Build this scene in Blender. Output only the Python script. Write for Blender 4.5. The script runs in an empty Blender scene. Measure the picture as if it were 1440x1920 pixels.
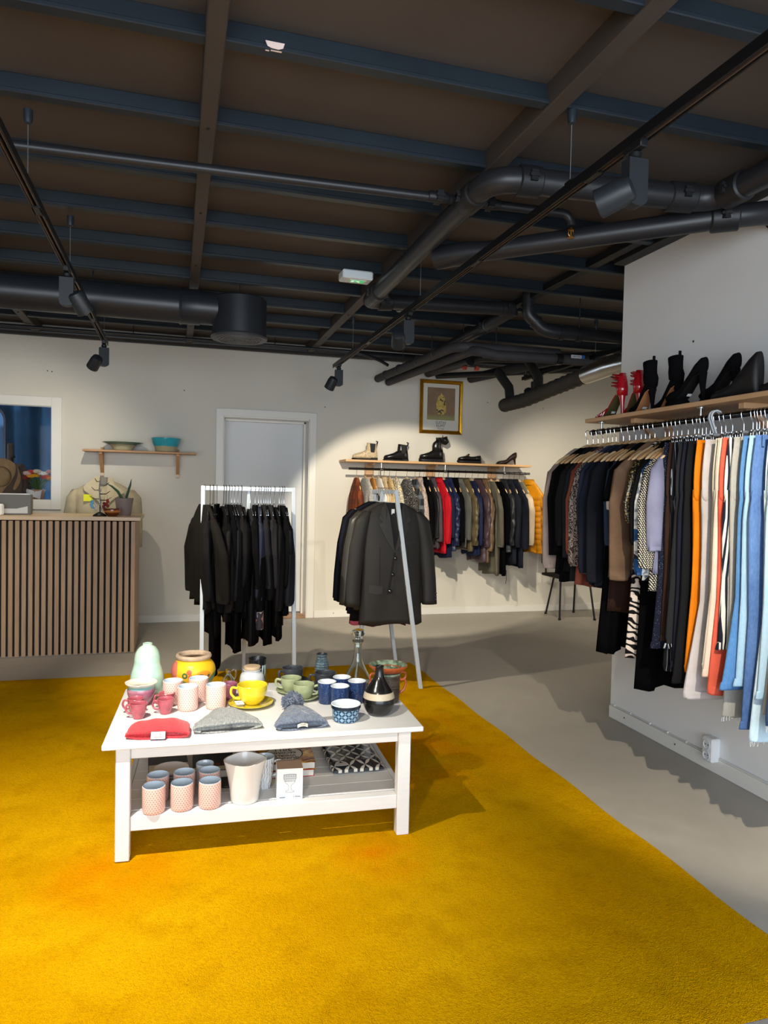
import bpy, math, random
from mathutils import Vector, Matrix, Quaternion
from math import sin, cos, pi, radians, sqrt, atan2
S = bpy.context.scene
COL = S.collection
# ------------------------------------------------------------------ camera
H = 1.38
ROLL, PITCH, YAW = radians(1.25), radians(1.85), radians(16.3)
fwd = Vector((sin(YAW)*cos(PITCH), cos(YAW)*cos(PITCH), -sin(PITCH)))
r0 = Vector((cos(YAW), -sin(YAW), 0)); u0 = r0.cross(fwd)
rgt = r0*cos(ROLL) + u0*sin(ROLL); upv = rgt.cross(fwd)
cd = bpy.data.cameras.new('camera'); cam = bpy.data.objects.new('camera', cd); COL.objects.link(cam)
cd.sensor_fit = 'VERTICAL'; cd.sensor_height = 36.0; cd.lens = 36.0*1331/1920; cd.clip_start = .02
cam.matrix_world = Matrix(((rgt.x, upv.x, -fwd.x, 0), (rgt.y, upv.y, -fwd.y, 0), (rgt.z, upv.z, -fwd.z, H), (0, 0, 0, 1)))
S.camera = cam
# ------------------------------------------------------------------ world, daylight, exposure
S.view_settings.view_transform = 'Standard'; S.view_settings.look = 'None'
S.view_settings.gamma = 1.0; S.view_settings.use_curve_mapping = False
S.view_settings.exposure = 0.12
W = bpy.data.worlds.new('sky'); S.world = W; W.use_nodes = True
W.node_tree.nodes['Background'].inputs[0].default_value = (.62, .78, 1, 1)
W.node_tree.nodes['Background'].inputs[1].default_value = 0.6
def area_light(name, loc, target, sx, sy, power, color):
    l = bpy.data.lights.new(name, 'AREA'); l.shape = 'RECTANGLE'; l.size = sx; l.size_y = sy; l.energy = power; l.color = color
    o = bpy.data.objects.new(name, l); COL.objects.link(o); o.location = loc
    o.rotation_euler = (Vector(target)-Vector(loc)).to_track_quat('-Z', 'Y').to_euler()
    return o
area_light('shop_window_daylight', (-.3, -2.3, 1.45), (-.3, 5, 1.3), 5.2, 2.3, 240, (.82, .91, 1))
area_light('back_room_fill', (-3.42, 8.6, 1.7), (-1.3, 8.6, 1.5), 1.0, 1.5, 62, (.55, .75, 1))  # added bluish fill that brightens the back room, its source is made up
area_light('side_room_fill', (5.48, 4.6, 1.6), (3, 6.5, 1.2), 1.4, 1.8, 24, (1, .93, .82))  # added warm fill for the space beyond the partition, no known source
# ------------------------------------------------------------------ helpers
def lin(h):
    h = h.lstrip('#'); v = [int(h[i:i+2], 16)/255 for i in (0, 2, 4)]
    return tuple([(x/12.92 if x <= .04045 else ((x+.055)/1.055)**2.4) for x in v] + [1])
class NT:
    def __init__(s, name):
        s.m = bpy.data.materials.new(name); s.m.use_nodes = True; s.t = s.m.node_tree
        s.b = s.t.nodes['Principled BSDF']
    def n(s, typ, **kw):
        nd = s.t.nodes.new(typ)
        for k, v in kw.items(): setattr(nd, k, v)
        return nd
    def put(s, sock, v):
        if v is None: return
        if hasattr(v, 'is_output'): s.t.links.new(v, sock)
        else: sock.default_value = v
    def ma(s, op, a, b=None, c=None):
        nd = s.n('ShaderNodeMath', operation=op)
        s.put(nd.inputs[0], a); s.put(nd.inputs[1], b); s.put(nd.inputs[2], c)
        return nd.outputs[0]
    def mix(s, f, a, b):
        nd = s.n('ShaderNodeMix', data_type='RGBA'); s.put(nd.inputs[0], f); s.put(nd.inputs[6], a); s.put(nd.inputs[7], b)
        return nd.outputs[2]
    def co(s, which='Object', scale=None):
        o = s.n('ShaderNodeTexCoord').outputs[which]
        if scale:
            mp = s.n('ShaderNodeMapping'); s.put(mp.inputs[0], o); mp.inputs[3].default_value = scale; o = mp.outputs[0]
        return o
    def xyz(s, v):
        nd = s.n('ShaderNodeSeparateXYZ'); s.put(nd.inputs[0], v); return nd.outputs
    def noise(s, vec, scale, detail=3, rough=.5, dist=0):
        nd = s.n('ShaderNodeTexNoise'); s.put(nd.inputs['Vector'], vec); nd.inputs['Scale'].default_value = scale
        nd.inputs['Detail'].default_value = detail; nd.inputs['Roughness'].default_value = rough; nd.inputs['Distortion'].default_value = dist
        return nd.outputs[0]
    def vor(s, vec, scale, out='Distance', feat='F1'):
        nd = s.n('ShaderNodeTexVoronoi', feature=feat); s.put(nd.inputs['Vector'], vec); nd.inputs['Scale'].default_value = scale
        return nd.outputs[out]
    def wave(s, vec, scale, dist=0, dirn='X', prof='SIN', dscale=1):
        nd = s.n('ShaderNodeTexWave', bands_direction=dirn, wave_profile=prof); s.put(nd.inputs['Vector'], vec)
        nd.inputs['Scale'].default_value = scale; nd.inputs['Distortion'].default_value = dist; nd.inputs['Detail'].default_value = 1; nd.inputs['Detail Scale'].default_value = dscale
        return nd.outputs[1]
    def ramp(s, f, lo, hi):
        nd = s.n('ShaderNodeMapRange', clamp=True); s.put(nd.inputs[0], f); nd.inputs[1].default_value = lo; nd.inputs[2].default_value = hi
        return nd.outputs[0]
    def bump(s, h, strength=.3, dist=.01):
        nd = s.n('ShaderNodeBump'); s.put(nd.inputs['Height'], h); nd.inputs['Strength'].default_value = strength; nd.inputs['Distance'].default_value = dist
        s.t.links.new(nd.outputs[0], s.b.inputs['Normal'])
    def done(s, col=None, rough=.5, metal=0, spec=.5, sheen=0, coat=0, trans=0, ior=1.45, emit=None, es=0, alpha=1):
        b = s.b
        s.put(b.inputs['Base Color'], col); s.put(b.inputs['Roughness'], rough); b.inputs['Metallic'].default_value = metal
        b.inputs['Specular IOR Level'].default_value = spec; b.inputs['Sheen Weight'].default_value = sheen
        b.inputs['Coat Weight'].default_value = coat; b.inputs['Transmission Weight'].default_value = trans; b.inputs['IOR'].default_value = ior
        if emit: b.inputs['Emission Color'].default_value = emit; b.inputs['Emission Strength'].default_value = es
        b.inputs['Alpha'].default_value = alpha
        return s.m
_mc = {}
def M(hexc, rough=.5, metal=0, spec=.5, nz=0, nsc=8, bmp=0, bsc=200, coat=0, sheen=0, **kw):
    key = (hexc, rough, metal, spec, nz, nsc, bmp, bsc, coat, sheen, str(kw))
    if key in _mc: return _mc[key]
    t = NT('mat_%d' % len(_mc)); c = lin(hexc)
    if nz:
        d = tuple(x*(1-nz) for x in c[:3])+(1,); e = tuple(min(1, x*(1+nz*.6)) for x in c[:3])+(1,)
        c = t.mix(t.ramp(t.noise(t.co(), nsc, 4), .3, .7), d, e)
    if bmp: t.bump(t.noise(t.co(), bsc, 2), bmp, .004)
    _mc[key] = t.done(c, rough, metal, spec, sheen, coat, **kw); return _mc[key]
class MB:
    def __init__(s): s.v = []; s.f = []; s.mi = []; s.uv = []; s.sm = []
    def add(s, vs, fs, mi=0, uvs=None, sm=True):
        o = len(s.v); s.v += [tuple(v) for v in vs]
        for i, f in enumerate(fs):
            s.f.append([o+k for k in f]); s.mi.append(mi); s.uv.append(uvs[i] if uvs else None); s.sm.append(sm)
        return s
    def box(s, c, d, rot=None, mi=0, bev=0):
        x, y, z = [k/2 for k in d]; R = rot if rot else Matrix.Identity(3)
        if bev:
            b = min(bev, x*.9, y*.9, z*.9); vs = []; idx = {}
            for sx in (-1, 1):
                for sy in (-1, 1):
                    for sz in (-1, 1):
                        for a in range(3):
                            p = [sx*x, sy*y, sz*z]
                            for q in range(3):
                                if q != a: p[q] -= (sx, sy, sz)[q]*b
                            idx[(sx, sy, sz, a)] = len(vs); vs.append(p)
            fs = []
            def F(k, ctr):
                q = [idx[j] for j in k]
                n = (Vector(vs[q[1]])-Vector(vs[q[0]])).cross(Vector(vs[q[2]])-Vector(vs[q[0]]))
                if n.dot(Vector(ctr)) < 0: q.reverse()
                fs.append(q)
            for a in range(3):
                o1, o2 = [k for k in range(3) if k != a]
                for sa in (-1, 1):
                    ks = []
                    for (p1, p2) in ((-1, -1), (1, -1), (1, 1), (-1, 1)):
                        k = [0, 0, 0]; k[a] = sa; k[o1] = p1; k[o2] = p2; ks.append((k[0], k[1], k[2], a))
                    ctr = [0, 0, 0]; ctr[a] = sa; F(ks, ctr)
                for p1 in (-1, 1):
                    for p2 in (-1, 1):
                        e = []
                        for sa, ax in ((-1, o1), (1, o1), (1, o2), (-1, o2)):
                            k = [0, 0, 0]; k[a] = sa; k[o1] = p1; k[o2] = p2; e.append((k[0], k[1], k[2], ax))
                        ctr = [0, 0, 0]; ctr[o1] = p1; ctr[o2] = p2; F(e, ctr)
            for sx in (-1, 1):
                for sy in (-1, 1):
                    for sz in (-1, 1): F([(sx, sy, sz, a) for a in range(3)], (sx, sy, sz))
        else:
            vs = [(-x, -y, -z), (x, -y, -z), (x, y, -z), (-x, y, -z), (-x, -y, z), (x, -y, z), (x, y, z), (-x, y, z)]
            fs = [(0, 3, 2, 1), (4, 5, 6, 7), (0, 1, 5, 4), (1, 2, 6, 5), (2, 3, 7, 6), (3, 0, 4, 7)]
        vs = [R @ Vector(v) + Vector(c) for v in vs]
        return s.add(vs, fs, mi, None, False)
    def bar(s, a, b, w, d, up=(0, 0, 1), mi=0, bev=0):
        a = Vector(a); b = Vector(b); z = (b-a).normalized(); x = Vector(up).cross(z)
        if x.length < 1e-4: x = Vector((1, 0, 0))
        x.normalize(); y = z.cross(x)
        R = Matrix((x, y, z)).transposed()
        return s.box((a+b)/2, (w, d, (b-a).length), R, mi, bev)
    def loft(s, rings, caps=(True, True), mi=0, closed=True, sm=True, rep=1):
        n = len(rings[0]); vs = [p for r in rings for p in r]; fs = []; uv = []; m = len(rings)
        for i in range(m-1):
            for j in range(n if closed else n-1):
                k = (j+1) % n
                fs.append((i*n+j, i*n+k, (i+1)*n+k, (i+1)*n+j))
                uv.append(((j/n, i/(m-1)), ((j+1)/n, i/(m-1)), ((j+1)/n, (i+1)/(m-1)), (j/n, (i+1)/(m-1))))
        s.add(vs, fs, mi, uv, sm); o = len(s.v)-len(vs)
        if closed:
            if caps[0]: s.f.append([o+j for j in range(n)][::-1]); s.mi.append(mi); s.uv.append(None); s.sm.append(sm)
            if caps[1]: s.f.append([o+(m-1)*n+j for j in range(n)]); s.mi.append(mi); s.uv.append(None); s.sm.append(sm)
        return s
    def tube(s, path, r, seg=10, caps=True, mi=0, sx=1):
        P = [Vector(p) for p in path]; n = len(P); rr = r if isinstance(r, (list, tuple)) else [r]*n
        T = [((P[min(i+1, n-1)]-P[max(i-1, 0)])).normalized() for i in range(n)]
        a = Vector((0, 0, 1)) if abs(T[0].z) < .9 else Vector((1, 0, 0))
        x = T[0].cross(a).normalized(); rings = []
        for i in range(n):
            if i: x = (T[i-1].rotation_difference(T[i]) @ x)
            x = (x - T[i]*x.dot(T[i])).normalized(); y = T[i].cross(x)
            rings.append([P[i] + x*(cos(2*pi*j/seg)*rr[i]*sx) + y*(sin(2*pi*j/seg)*rr[i]) for j in range(seg)])
        return s.loft(rings, (caps, caps), mi)
    def lathe(s, prof, seg=32, c=(0, 0, 0), mi=0, caps=(True, True), ax=None):
        rings = [[(c[0]+r*cos(2*pi*j/seg), c[1]+r*sin(2*pi*j/seg), c[2]+z) for j in range(seg)] for r, z in prof]
        if ax: R = ax; rings = [[R @ (Vector(p)-Vector(c)) + Vector(c) for p in q] for q in rings]
        return s.loft(rings, caps, mi)
    def ball(s, c, r, seg=14, mi=0, sc=(1, 1, 1)):
        rings = []
        for i in range(seg//2+1):
            t = -pi/2 + pi*i/(seg//2); t = max(-1.55, min(1.55, t))
            rings.append([(c[0]+r*sc[0]*cos(t)*cos(2*pi*j/seg), c[1]+r*sc[1]*cos(t)*sin(2*pi*j/seg), c[2]+r*sc[2]*sin(t)) for j in range(seg)])
        return s.loft(rings, (True, True), mi)
    def prism(s, poly, z0, z1, mi=0):
        n = len(poly); vs = [(x, y, z0) for x, y in poly]+[(x, y, z1) for x, y in poly]
        fs = [list(range(n))[::-1], list(range(n, 2*n))]+[[j, (j+1) % n, n+(j+1) % n, n+j] for j in range(n)]
        return s.add(vs, fs, mi, None, False)
    def xf(s, Mx):
        s.v = [tuple(Mx @ Vector(v)) for v in s.v]; return s
    def build(s, name, mats, parent=None, loc=None, rotz=None, angle=40):
        me = bpy.data.meshes.new(name); me.from_pydata(s.v, [], s.f)
        for m in (mats if isinstance(mats, (list, tuple)) else [mats]): me.materials.append(m)
        me.polygons.foreach_set('material_index', s.mi); me.polygons.foreach_set('use_smooth', s.sm)
        if any(u for u in s.uv):
            L = me.uv_layers.new(name='UVMap').data; k = 0
            for f, u in zip(s.f, s.uv):
                for q in range(len(f)):
                    if u: L[k].uv = u[q]
                    k += 1
        me.validate(); me.update()
        o = bpy.data.objects.new(name, me); COL.objects.link(o)
        if any(s.sm):
            try: me.set_sharp_from_angle(angle=radians(angle))
            except Exception: pass
        if parent: o.parent = parent
        if loc is not None: o.location = loc
        if rotz is not None: o.rotation_euler = (0, 0, rotz)
        return o
def tag(o, label, cat, group=None, kind=None):
    o['label'] = label; o['category'] = cat
    if group: o['group'] = group
    if kind: o['kind'] = kind
    return o
def thing(name, label, cat, loc=(0, 0, 0), rotz=0, group=None, rot=None):
    o = bpy.data.objects.new(name, None); COL.objects.link(o); o.empty_display_size = .05
    o.location = loc; o.rotation_euler = rot if rot else (0, 0, rotz)
    return tag(o, label, cat, group)
def struct(name, mb, m, parent=None):
    o = mb.build(name, m, parent)
    if not parent: o['kind'] = 'structure'
    return o
def dup(root, loc, rotz=None, label=None, group=None, scale=None):
    r = root.copy(); COL.objects.link(r); r.location = loc
    if rotz is not None: r.rotation_euler = (0, 0, rotz)
    if scale: r.scale = (scale,)*3
    if label: r['label'] = label
    if group: r['group'] = group
    for ch in list(root.children):
        c = ch.copy(); COL.objects.link(c); c.parent = r
        for g in ch.children:
            d = g.copy(); COL.objects.link(d); d.parent = c
    return r
def text(body, size, m, parent, loc, rot, name='lettering', ext=.0004, sx=1, align='CENTER'):
    cu = bpy.data.curves.new(name, 'FONT'); cu.body = body; cu.size = size; cu.extrude = ext; cu.align_x = align; cu.align_y = 'CENTER'
    cu.resolution_u = 3
    tmp = bpy.data.objects.new('tmp', cu); COL.objects.link(tmp)
    dg = bpy.context.evaluated_depsgraph_get(); me = bpy.data.meshes.new_from_object(tmp.evaluated_get(dg))
    bpy.data.objects.remove(tmp); bpy.data.curves.remove(cu)
    me.materials.clear(); me.materials.append(m)
    o = bpy.data.objects.new(name, me); COL.objects.link(o); o.parent = parent; o.location = loc; o.rotation_euler = rot; o.scale = (sx, 1, 1)
    return o
def arc(c, r, a0, a1, n, plane='xz'):
    out = []
    for i in range(n+1):
        a = a0+(a1-a0)*i/n; p = (r*cos(a), r*sin(a))
        out.append((c[0]+p[0], c[1], c[2]+p[1]) if plane == 'xz' else (c[0], c[1]+p[0], c[2]+p[1]) if plane == 'yz' else (c[0]+p[0], c[1]+p[1], c[2]))
    return out
ORD = ['first', 'second', 'third', 'fourth', 'fifth', 'sixth', 'seventh', 'eighth', 'ninth', 'tenth', 'eleventh', 'twelfth', 'thirteenth', 'fourteenth', 'fifteenth', 'sixteenth', 'seventeenth', 'eighteenth', 'nineteenth', 'twentieth', 'twenty-first', 'twenty-second', 'twenty-third', 'twenty-fourth', 'twenty-fifth', 'twenty-sixth', 'twenty-seventh', 'twenty-eighth', 'twenty-ninth', 'thirtieth']
# ------------------------------------------------------------------ setting
YB, XR, ZC = 7.394, 2.603, 2.86
def wall_mat(name, hexc):
    t = NT(name); c = lin(hexc); n1 = t.noise(t.co(), 1.3, 3); t.bump(t.noise(t.co(), 160, 2), .08, .003)
    return t.done(t.mix(t.ramp(n1, .3, .7), tuple(x*.96 for x in c[:3])+(1,), c), .75, spec=.25)
m_wall = wall_mat('wall_paint', '#dcd7cc'); m_white = M('#e6e3dc', .35); m_wallR = wall_mat('partition_paint', '#e6e6e6')
t = NT('floor_vinyl'); co = t.co()
f1 = t.ramp(t.noise(co, 1.1, 6, .6, .6), .3, .7); f2 = t.noise(co, 9, 4)
m_floor = t.done(t.mix(t.ma('MULTIPLY', f1, t.ramp(f2, .2, .9)), lin('#a39c92'), lin('#b9b2a7')), t.ramp(f2, -.6, 1.6), spec=.35)
struct('floor', MB().box((1, 3.5, -.05), (9.2, 12.6, .1)), m_floor)
t = NT('ceiling_panel'); n1 = t.noise(t.co(), .9, 4); n2 = t.noise(t.co(), 260, 1)
t.bump(n2, .15, .004)
m_ceil = t.done(t.mix(t.ramp(n1, .3, .75), lin('#4d443f'), lin('#5a514b')), .62, spec=.35)
struct('ceiling', MB().box((1, 3.5, ZC+.05), (9.2, 12.6, .1)), m_ceil)
m_rib = M('#202931', .42, spec=.5, nz=.2, nsc=3); m_dark = M('#2b2826', .5, nz=.2, nsc=4); m_beam = M('#453d38', .55, nz=.15, nsc=3)
# cross battens of the dark ceiling
for k in range(-3, 10):
    y = 1.83+.542*k
    b = MB().box((1, y, ZC-.04), (9.1, .026, .08), bev=.003).box((1, y-.018, ZC-.072), (9.1, .036, .016), bev=.003)
    o = struct('trim_%d' % (k+4), b, m_rib)
    if k == 1:
        q = MB().prism([(-.031, .012), (-.024, -.004), (-.01, -.009), (.012, -.01), (.026, -.004), (.031, .012)], 0, .0015)
        q.xf(Matrix.Translation((.285, y-.0385, ZC-.07)) @ Matrix.Rotation(pi/2, 4, 'X'))
        q.box((.29, y-.03, ZC-.0812), (.035, .006, .001)).box((.262, y-.026, ZC-.0812), (.012, .005, .001))
        q.build('bare_patch', M('#e8cfc4', .7), o)
# long beams
for n, x, w in ((20, .1, .062), (21, 1.305, .07), (22, -1.27, .07)):
    b = MB().box((x, 3.5, ZC-.043), (w, 12.4, .094), bev=.004)
    o = struct('trim_%d' % n, b, m_beam)
    for q in range(5):
        MB().lathe([(.006, 0), (.006, .004), (.003, .006)], 8).xf(Matrix.Translation((x, 2.9+.9*q, ZC-.0905)) @ Matrix.Rotation(pi, 4, 'X')).build('bolt_head', M('#141414', .5), o)
struct('trim_23', MB().box((XR-.03, .6, ZC-.045), (.09, 6.4, .09), bev=.004), M('#161719', .5))
struct('trim_24', MB().box((2.48, 3.9, 2.815), (.06, 4.2, .05), bev=.004), M('#131416', .5))
# walls
TW = .3
def wallboxes(segs):
    b = MB()
    for x0, x1, z0, z1 in segs: b.box(((x0+x1)/2, YB+TW/2, (z0+z1)/2), (x1-x0, TW, z1-z0))
    return b
WX0, WX1, WZ0, WZ1 = -2.35, -1.11, 1.165, 2.135
DX0, DX1, DZ1 = .44, 1.335, 2.09
wb = struct('wall_back', wallboxes([(-3.6, WX0, 0, ZC), (WX0, WX1, 0, WZ0), (WX0, WX1, WZ1, ZC), (WX1, DX0, 0, ZC), (DX0, DX1, DZ1, ZC), (DX1, 5.6, 0, ZC)]), m_wall)
for x, z in ((-1.19, 2.43), (-1.15, 2.425), (1.49, 2.23), (3.35, 2.38), (4.05, 2.35), (3.93, 1.52), (.06, 2.32)):
    MB().lathe([(.006, 0), (.004, .002)], 8).xf(Matrix.Translation((x, YB-.0005, z)) @ Matrix.Rotation(pi/2, 4, 'X')).build('screw_hole', M('#3b3733', .8), wb)
struct('wall_left', MB().box((-3.55, 3.5, ZC/2), (.1, 12.4, ZC)), m_wall)
struct('wall_side', MB().box((5.6, 3.5, ZC/2), (.1, 12.4, ZC)), m_wall)
wr = struct('wall_right', MB().box((XR+.075, .6, (ZC-.09)/2), (.15, 6.39, ZC-.09)), m_wallR)
for y, z in ((3.165, 2.193), (2.35, 2.3)):
    MB().lathe([(.007, 0), (.005, .002)], 8).xf(Matrix.Translation((XR-.0005, y, z)) @ Matrix.Rotation(-pi/2, 4, 'Y')).build('screw_hole', M('#3b3733', .8), wr)
fw = MB()
for x0, x1, z0, z1 in ((-3.5, -3, 0, ZC), (2.4, 5.6, 0, ZC), (-3, 2.4, 0, .25), (-3, 2.4, 2.65, ZC)): fw.box(((x0+x1)/2, -2.6, (z0+z1)/2), (x1-x0, .12, z1-z0))
struct('wall_front', fw, m_wall)
w2 = MB()
for x in (-2.97, -1.2, .6, 2.37): w2.box((x, -2.56, 1.45), (.06, .06, 2.4))
w2.box((-.3, -2.56, .28), (5.4, .06, .06)).box((-.3, -2.56, 2.62), (5.4, .06, .06))
struct('window_2', w2, M('#2a2c2e', .4))
for n, x, y in ((3, 5.53, 4.6), (4, -3.485, 8.6)):  # made-up out-of-view window frames, added behind the side and back room fills
    w = MB()
    for dy in (-.75, 0, .75): w.box((x, y+dy, 1.6), (.03, .07, 1.9), bev=.003)
    for z in (.68, 2.52): w.box((x, y, z), (.03, 1.43, .07), bev=.003)
    struct('window_%d' % n, w, m_white)
# skirting
def base(name, a, b, nrm, holes=()):
    a = Vector(a); b = Vector(b); n = Vector(nrm)
    o = struct(name, MB().bar(a+n*.007+Vector((0, 0, .037)), b+n*.007+Vector((0, 0, .037)), .074, .014, up=nrm, bev=.003), m_white)
    for p in holes: MB().ball(p, .005, 8).build('screw_head', M('#4a463f', .6), o)
    return o
base('baseboard_back', (-3.5, YB, 0), (DX0-.065, YB, 0), (0, -1, 0))
base('baseboard_left', (DX1+.075, YB, 0), (5.5, YB, 0), (0, -1, 0), [(1.62, YB-.014, .045), (2.6, YB-.014, .045)])
base('baseboard_right', (XR, -2.5, 0), (XR, 3.79, 0), (-1, 0, 0), [(XR-.014, 3.63, .042), (XR-.014, 3.18, .042), (XR-.014, 2.4, .042)])
# door in the back wall
dr = MB().box(((DX0+DX1)/2, YB+.27, DZ1/2+.012), (DX1-DX0-.03, .04, DZ1-.03), bev=.002)
d1 = struct('door_1', dr, M('#dcdedf', .4))
fr = MB()
for x in (DX0-.03, DX1+.03): fr.box((x, YB-.008, (DZ1+.07)/2), (.075, .022, DZ1+.07), bev=.004)
fr.box(((DX0+DX1)/2, YB-.008, DZ1+.035), (DX1-DX0, .022, .075), bev=.004)
for x in (DX0+.007, DX1-.007): fr.box((x, YB+.12, DZ1/2), (.016, .26, DZ1), bev=.003)
for x in (DX0+.02, DX1-.02): fr.box((x, YB+.2, DZ1/2), (.03, .03, DZ1), bev=.003)
fr.box(((DX0+DX1)/2, YB+.12, DZ1-.007), (DX1-DX0, .26, .016), bev=.003).box(((DX0+DX1)/2, YB+.2, DZ1-.02), (DX1-DX0, .03, .03), bev=.003)
fr.build('door_frame', m_white, d1)
MB().box(((DX0+DX1)/2, YB+.13, .008), (DX1-DX0-.03, .27, .015), bev=.004).build('threshold', M('#a87f5c', .55, nz=.25, nsc=12), d1)
# window in the back wall
w1 = MB()
for x in (WX0-.005, WX1+.005): w1.box((x, YB-.009, (WZ0+WZ1)/2), (.09, .024, WZ1-WZ0+.1), bev=.004)
for z in (WZ0-.005, WZ1+.005): w1.box(((WX0+WX1)/2, YB-.009, z), (WX1-WX0-.08, .022, .09), bev=.004)
w1o = struct('window_1', w1, m_white)
w1 = MB()
for x in (WX0+.022, WX1-.022): w1.box((x, YB+.03, (WZ0+WZ1)/2), (.045, .07, WZ1-WZ0), bev=.004)
for z in (WZ0+.022, WZ1-.022): w1.box(((WX0+WX1)/2, YB+.03, z), (WX1-WX0, .07, .045), bev=.004)
for x in (WX0+.008, WX1-.008): w1.box((x, YB+.02, (WZ0+WZ1)/2), (.016, .08, WZ1-WZ0), bev=.003)
w1.build('window_frame', M('#e2dfd6', .35), w1o)
m_glass = M('#ffffff', .0, trans=1, ior=1.1)
MB().box(((WX0+WX1)/2, YB+.035, (WZ0+WZ1)/2), (WX1-WX0-.08, .005, WZ1-WZ0-.08)).build('pane', m_glass, w1o)
MB().box(((WX0+WX1)/2, YB+.21, WZ0+.01), (WX1-WX0, .26, .022), bev=.003).build('window_sill', M('#2a2420', .5), w1o)
# the room behind the window
brm = MB().box((-1.5, 9.75, ZC/2), (4, .08, ZC)).box((.3, 8.7, ZC/2), (.08, 2, ZC))
struct('wall_backroom', brm, M('#4a5a70', .8))
cu = MB(); rings = []
for z in (.1, .8, 1.6, 2.2, 2.62):
    row = []
    for j in range(181):
        x = -2.6+2.3*j/180; a = sin(x*15+.6*sin(x*7))+.25*sin(x*43+z); row.append((x, 9.45+.075*a*(1.1-.15*z), z))
    rings.append(row)
cu.loft(rings, closed=False)
tag(cu.build('curtain', M('#33536e', .8, nz=.45, nsc=2.5)), 'blue pleated curtain hanging behind the interior window', 'curtain')
mr = thing('wall_mirror', 'dark arch-topped mirror on the far wall seen through the interior window', 'mirror', (-2.1, 9.3, 0))
pr = [(-.16, 1.3), (.16, 1.3), (.16, 2.1)] + [(.16*cos(a), 2.1+.16*sin(a)) for a in [pi*i/10 for i in range(1, 10)]]+[(-.16, 2.1)]
MB().prism(pr, 0, .02).xf(Matrix.Rotation(pi/2, 4, 'X')).build('frame', M('#3a3038', .4), mr)
MB().prism([(x*.88, 1.7+(z-1.7)*.95) for x, z in pr], .02, .023).xf(Matrix.Rotation(pi/2, 4, 'X')).build('mirror_glass', M('#6f8fb8', .1, 1), mr)
# ------------------------------------------------------------------ pipes and ducts under the ceiling
m_pipe = M('#25262a', .38, spec=.55, nz=.12, nsc=5); m_iron = M('#1e1f22', .45, spec=.5, bmp=.2, bsc=60)
def pipe(name, label, path, r, cat='pipe', cpl=(), m=None, clamps=(), seg=18, rods=()):
    """cpl: couplings as (a, b) end points; clamps: pairs of bolted ears"""
    o = MB().tube(path, r, seg).build(name, m or m_pipe); tag(o, label, cat)
    if isinstance(r, list): r = .052
    for a, b in cpl:
        a = Vector(a); b = Vector(b); d = (b-a)
        c = MB().tube([a, a+d*.04, a+d*.06, b-d*.06, b-d*.04, b], [r*1.03, r*1.14, r*1.18, r*1.18, r*1.14, r*1.03], seg)
        n = d.normalized(); s1 = n.cross(Vector((0, 0, 1))).normalized()
        for sg in (-1, 1):
            p = (a+b)/2+s1*sg*r*1.15
            c.bar(p-Vector((0, 0, .022)), p+Vector((0, 0, .022)), .03, .02).bar(p-n*.02, p+n*.02, .03, .012)
        c.build('coupling', m_iron, o)
    for p in rods:
        MB().tube([p, (p[0], p[1], ZC-.02)], .004, 6).build('hanger_rod', m_iron, o)
    return o
def bend(a, b, c, n=6):
    a, b, c = Vector(a), Vector(b), Vector(c); return [a*(1-t)**2+b*2*t*(1-t)+c*t*t for t in [i/n for i in range(n+1)]]
zp = 2.69
pipe('drain_pipe', 'large black drain pipe running lengthwise from its elbow above the track lamps', [(1.25, 2.9, zp), (1.255, 4.72, zp-.02)], .052,
     cpl=[((1.25, 2.92, zp), (1.25, 3.06, zp)), ((1.255, 4.5, zp-.018), (1.255, 4.62, zp-.018))], rods=[(1.255, 4.0, zp)])
pipe('drain_pipe', 'large black drain pipe crossing under the ceiling behind the big right-hand track lamp', bend((1.25, 2.9, zp), (1.25, 2.76, zp), (1.4, 2.755, zp))+[(2.12, 2.68, zp)]+bend((2.16, 2.675, zp), (2.27, 2.66, zp), (2.275, 2.54, zp))+[(2.3, -1.5, zp)], .054,
     cpl=[((1.36, 2.76, zp), (1.46, 2.75, zp)), ((2.05, 2.69, zp), (2.17, 2.67, zp)), ((2.272, 2.6, zp), (2.275, 2.48, zp))], rods=[(2.285, 1.9, zp)])
o = pipe('vent_pipe', 'black pipe slanting across to the right partition with a bell-shaped open end', [(1.33, 3.64, 2.63), (1.45, 3.51, 2.63), (1.54, 3.44, 2.63), (2.36, 2.66, 2.63), (2.5, 2.62, 2.65), (2.6, 2.62, 2.66)], [.062, .06, .05, .05, .052, .052], cpl=[((2.3, 2.715, 2.63), (2.4, 2.65, 2.633))])
MB().lathe([(.066, 0), (.06, .012), (.066, .03)], 20).xf(Matrix.Translation((2.572, 2.62, 2.655)) @ Matrix.Rotation(pi/2, 4, 'Y')).build('wall_collar', m_iron, o)
MB().prism([(2.62+.075*cos(a)*(1+.18*sin(5*a)), 2.66+.08*sin(a)*(1+.15*cos(4*a))) for a in [2*pi*i/20 for i in range(20)]], -XR+.0005, -XR+.004).xf(Matrix(((0, 0, -1, 0), (1, 0, 0, 0), (0, 1, 0, 0), (0, 0, 0, 1)))).build('broken_plaster', M('#efeee9', .8), o)
o = pipe('sprinkler_pipe', 'slim black sprinkler pipe crossing the ceiling with a brass sprinkler head at its end', [(-3.4, 3.3, 2.715), (1.7, 3.07, 2.715)]+bend((1.74, 3.068, 2.715), (1.8, 3.066, 2.715), (1.8, 3.066, 2.66)), .021, cpl=[((1.08, 3.09, 2.715), (1.18, 3.09, 2.715)), ((1.33, 3.085, 2.715), (1.43, 3.08, 2.715))], seg=12)
h = MB().lathe([(.012, .03), (.014, .02), (.006, .018), (.004, -.012), (.018, -.013), (.018, -.016), (.003, -.017)], 12)
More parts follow.
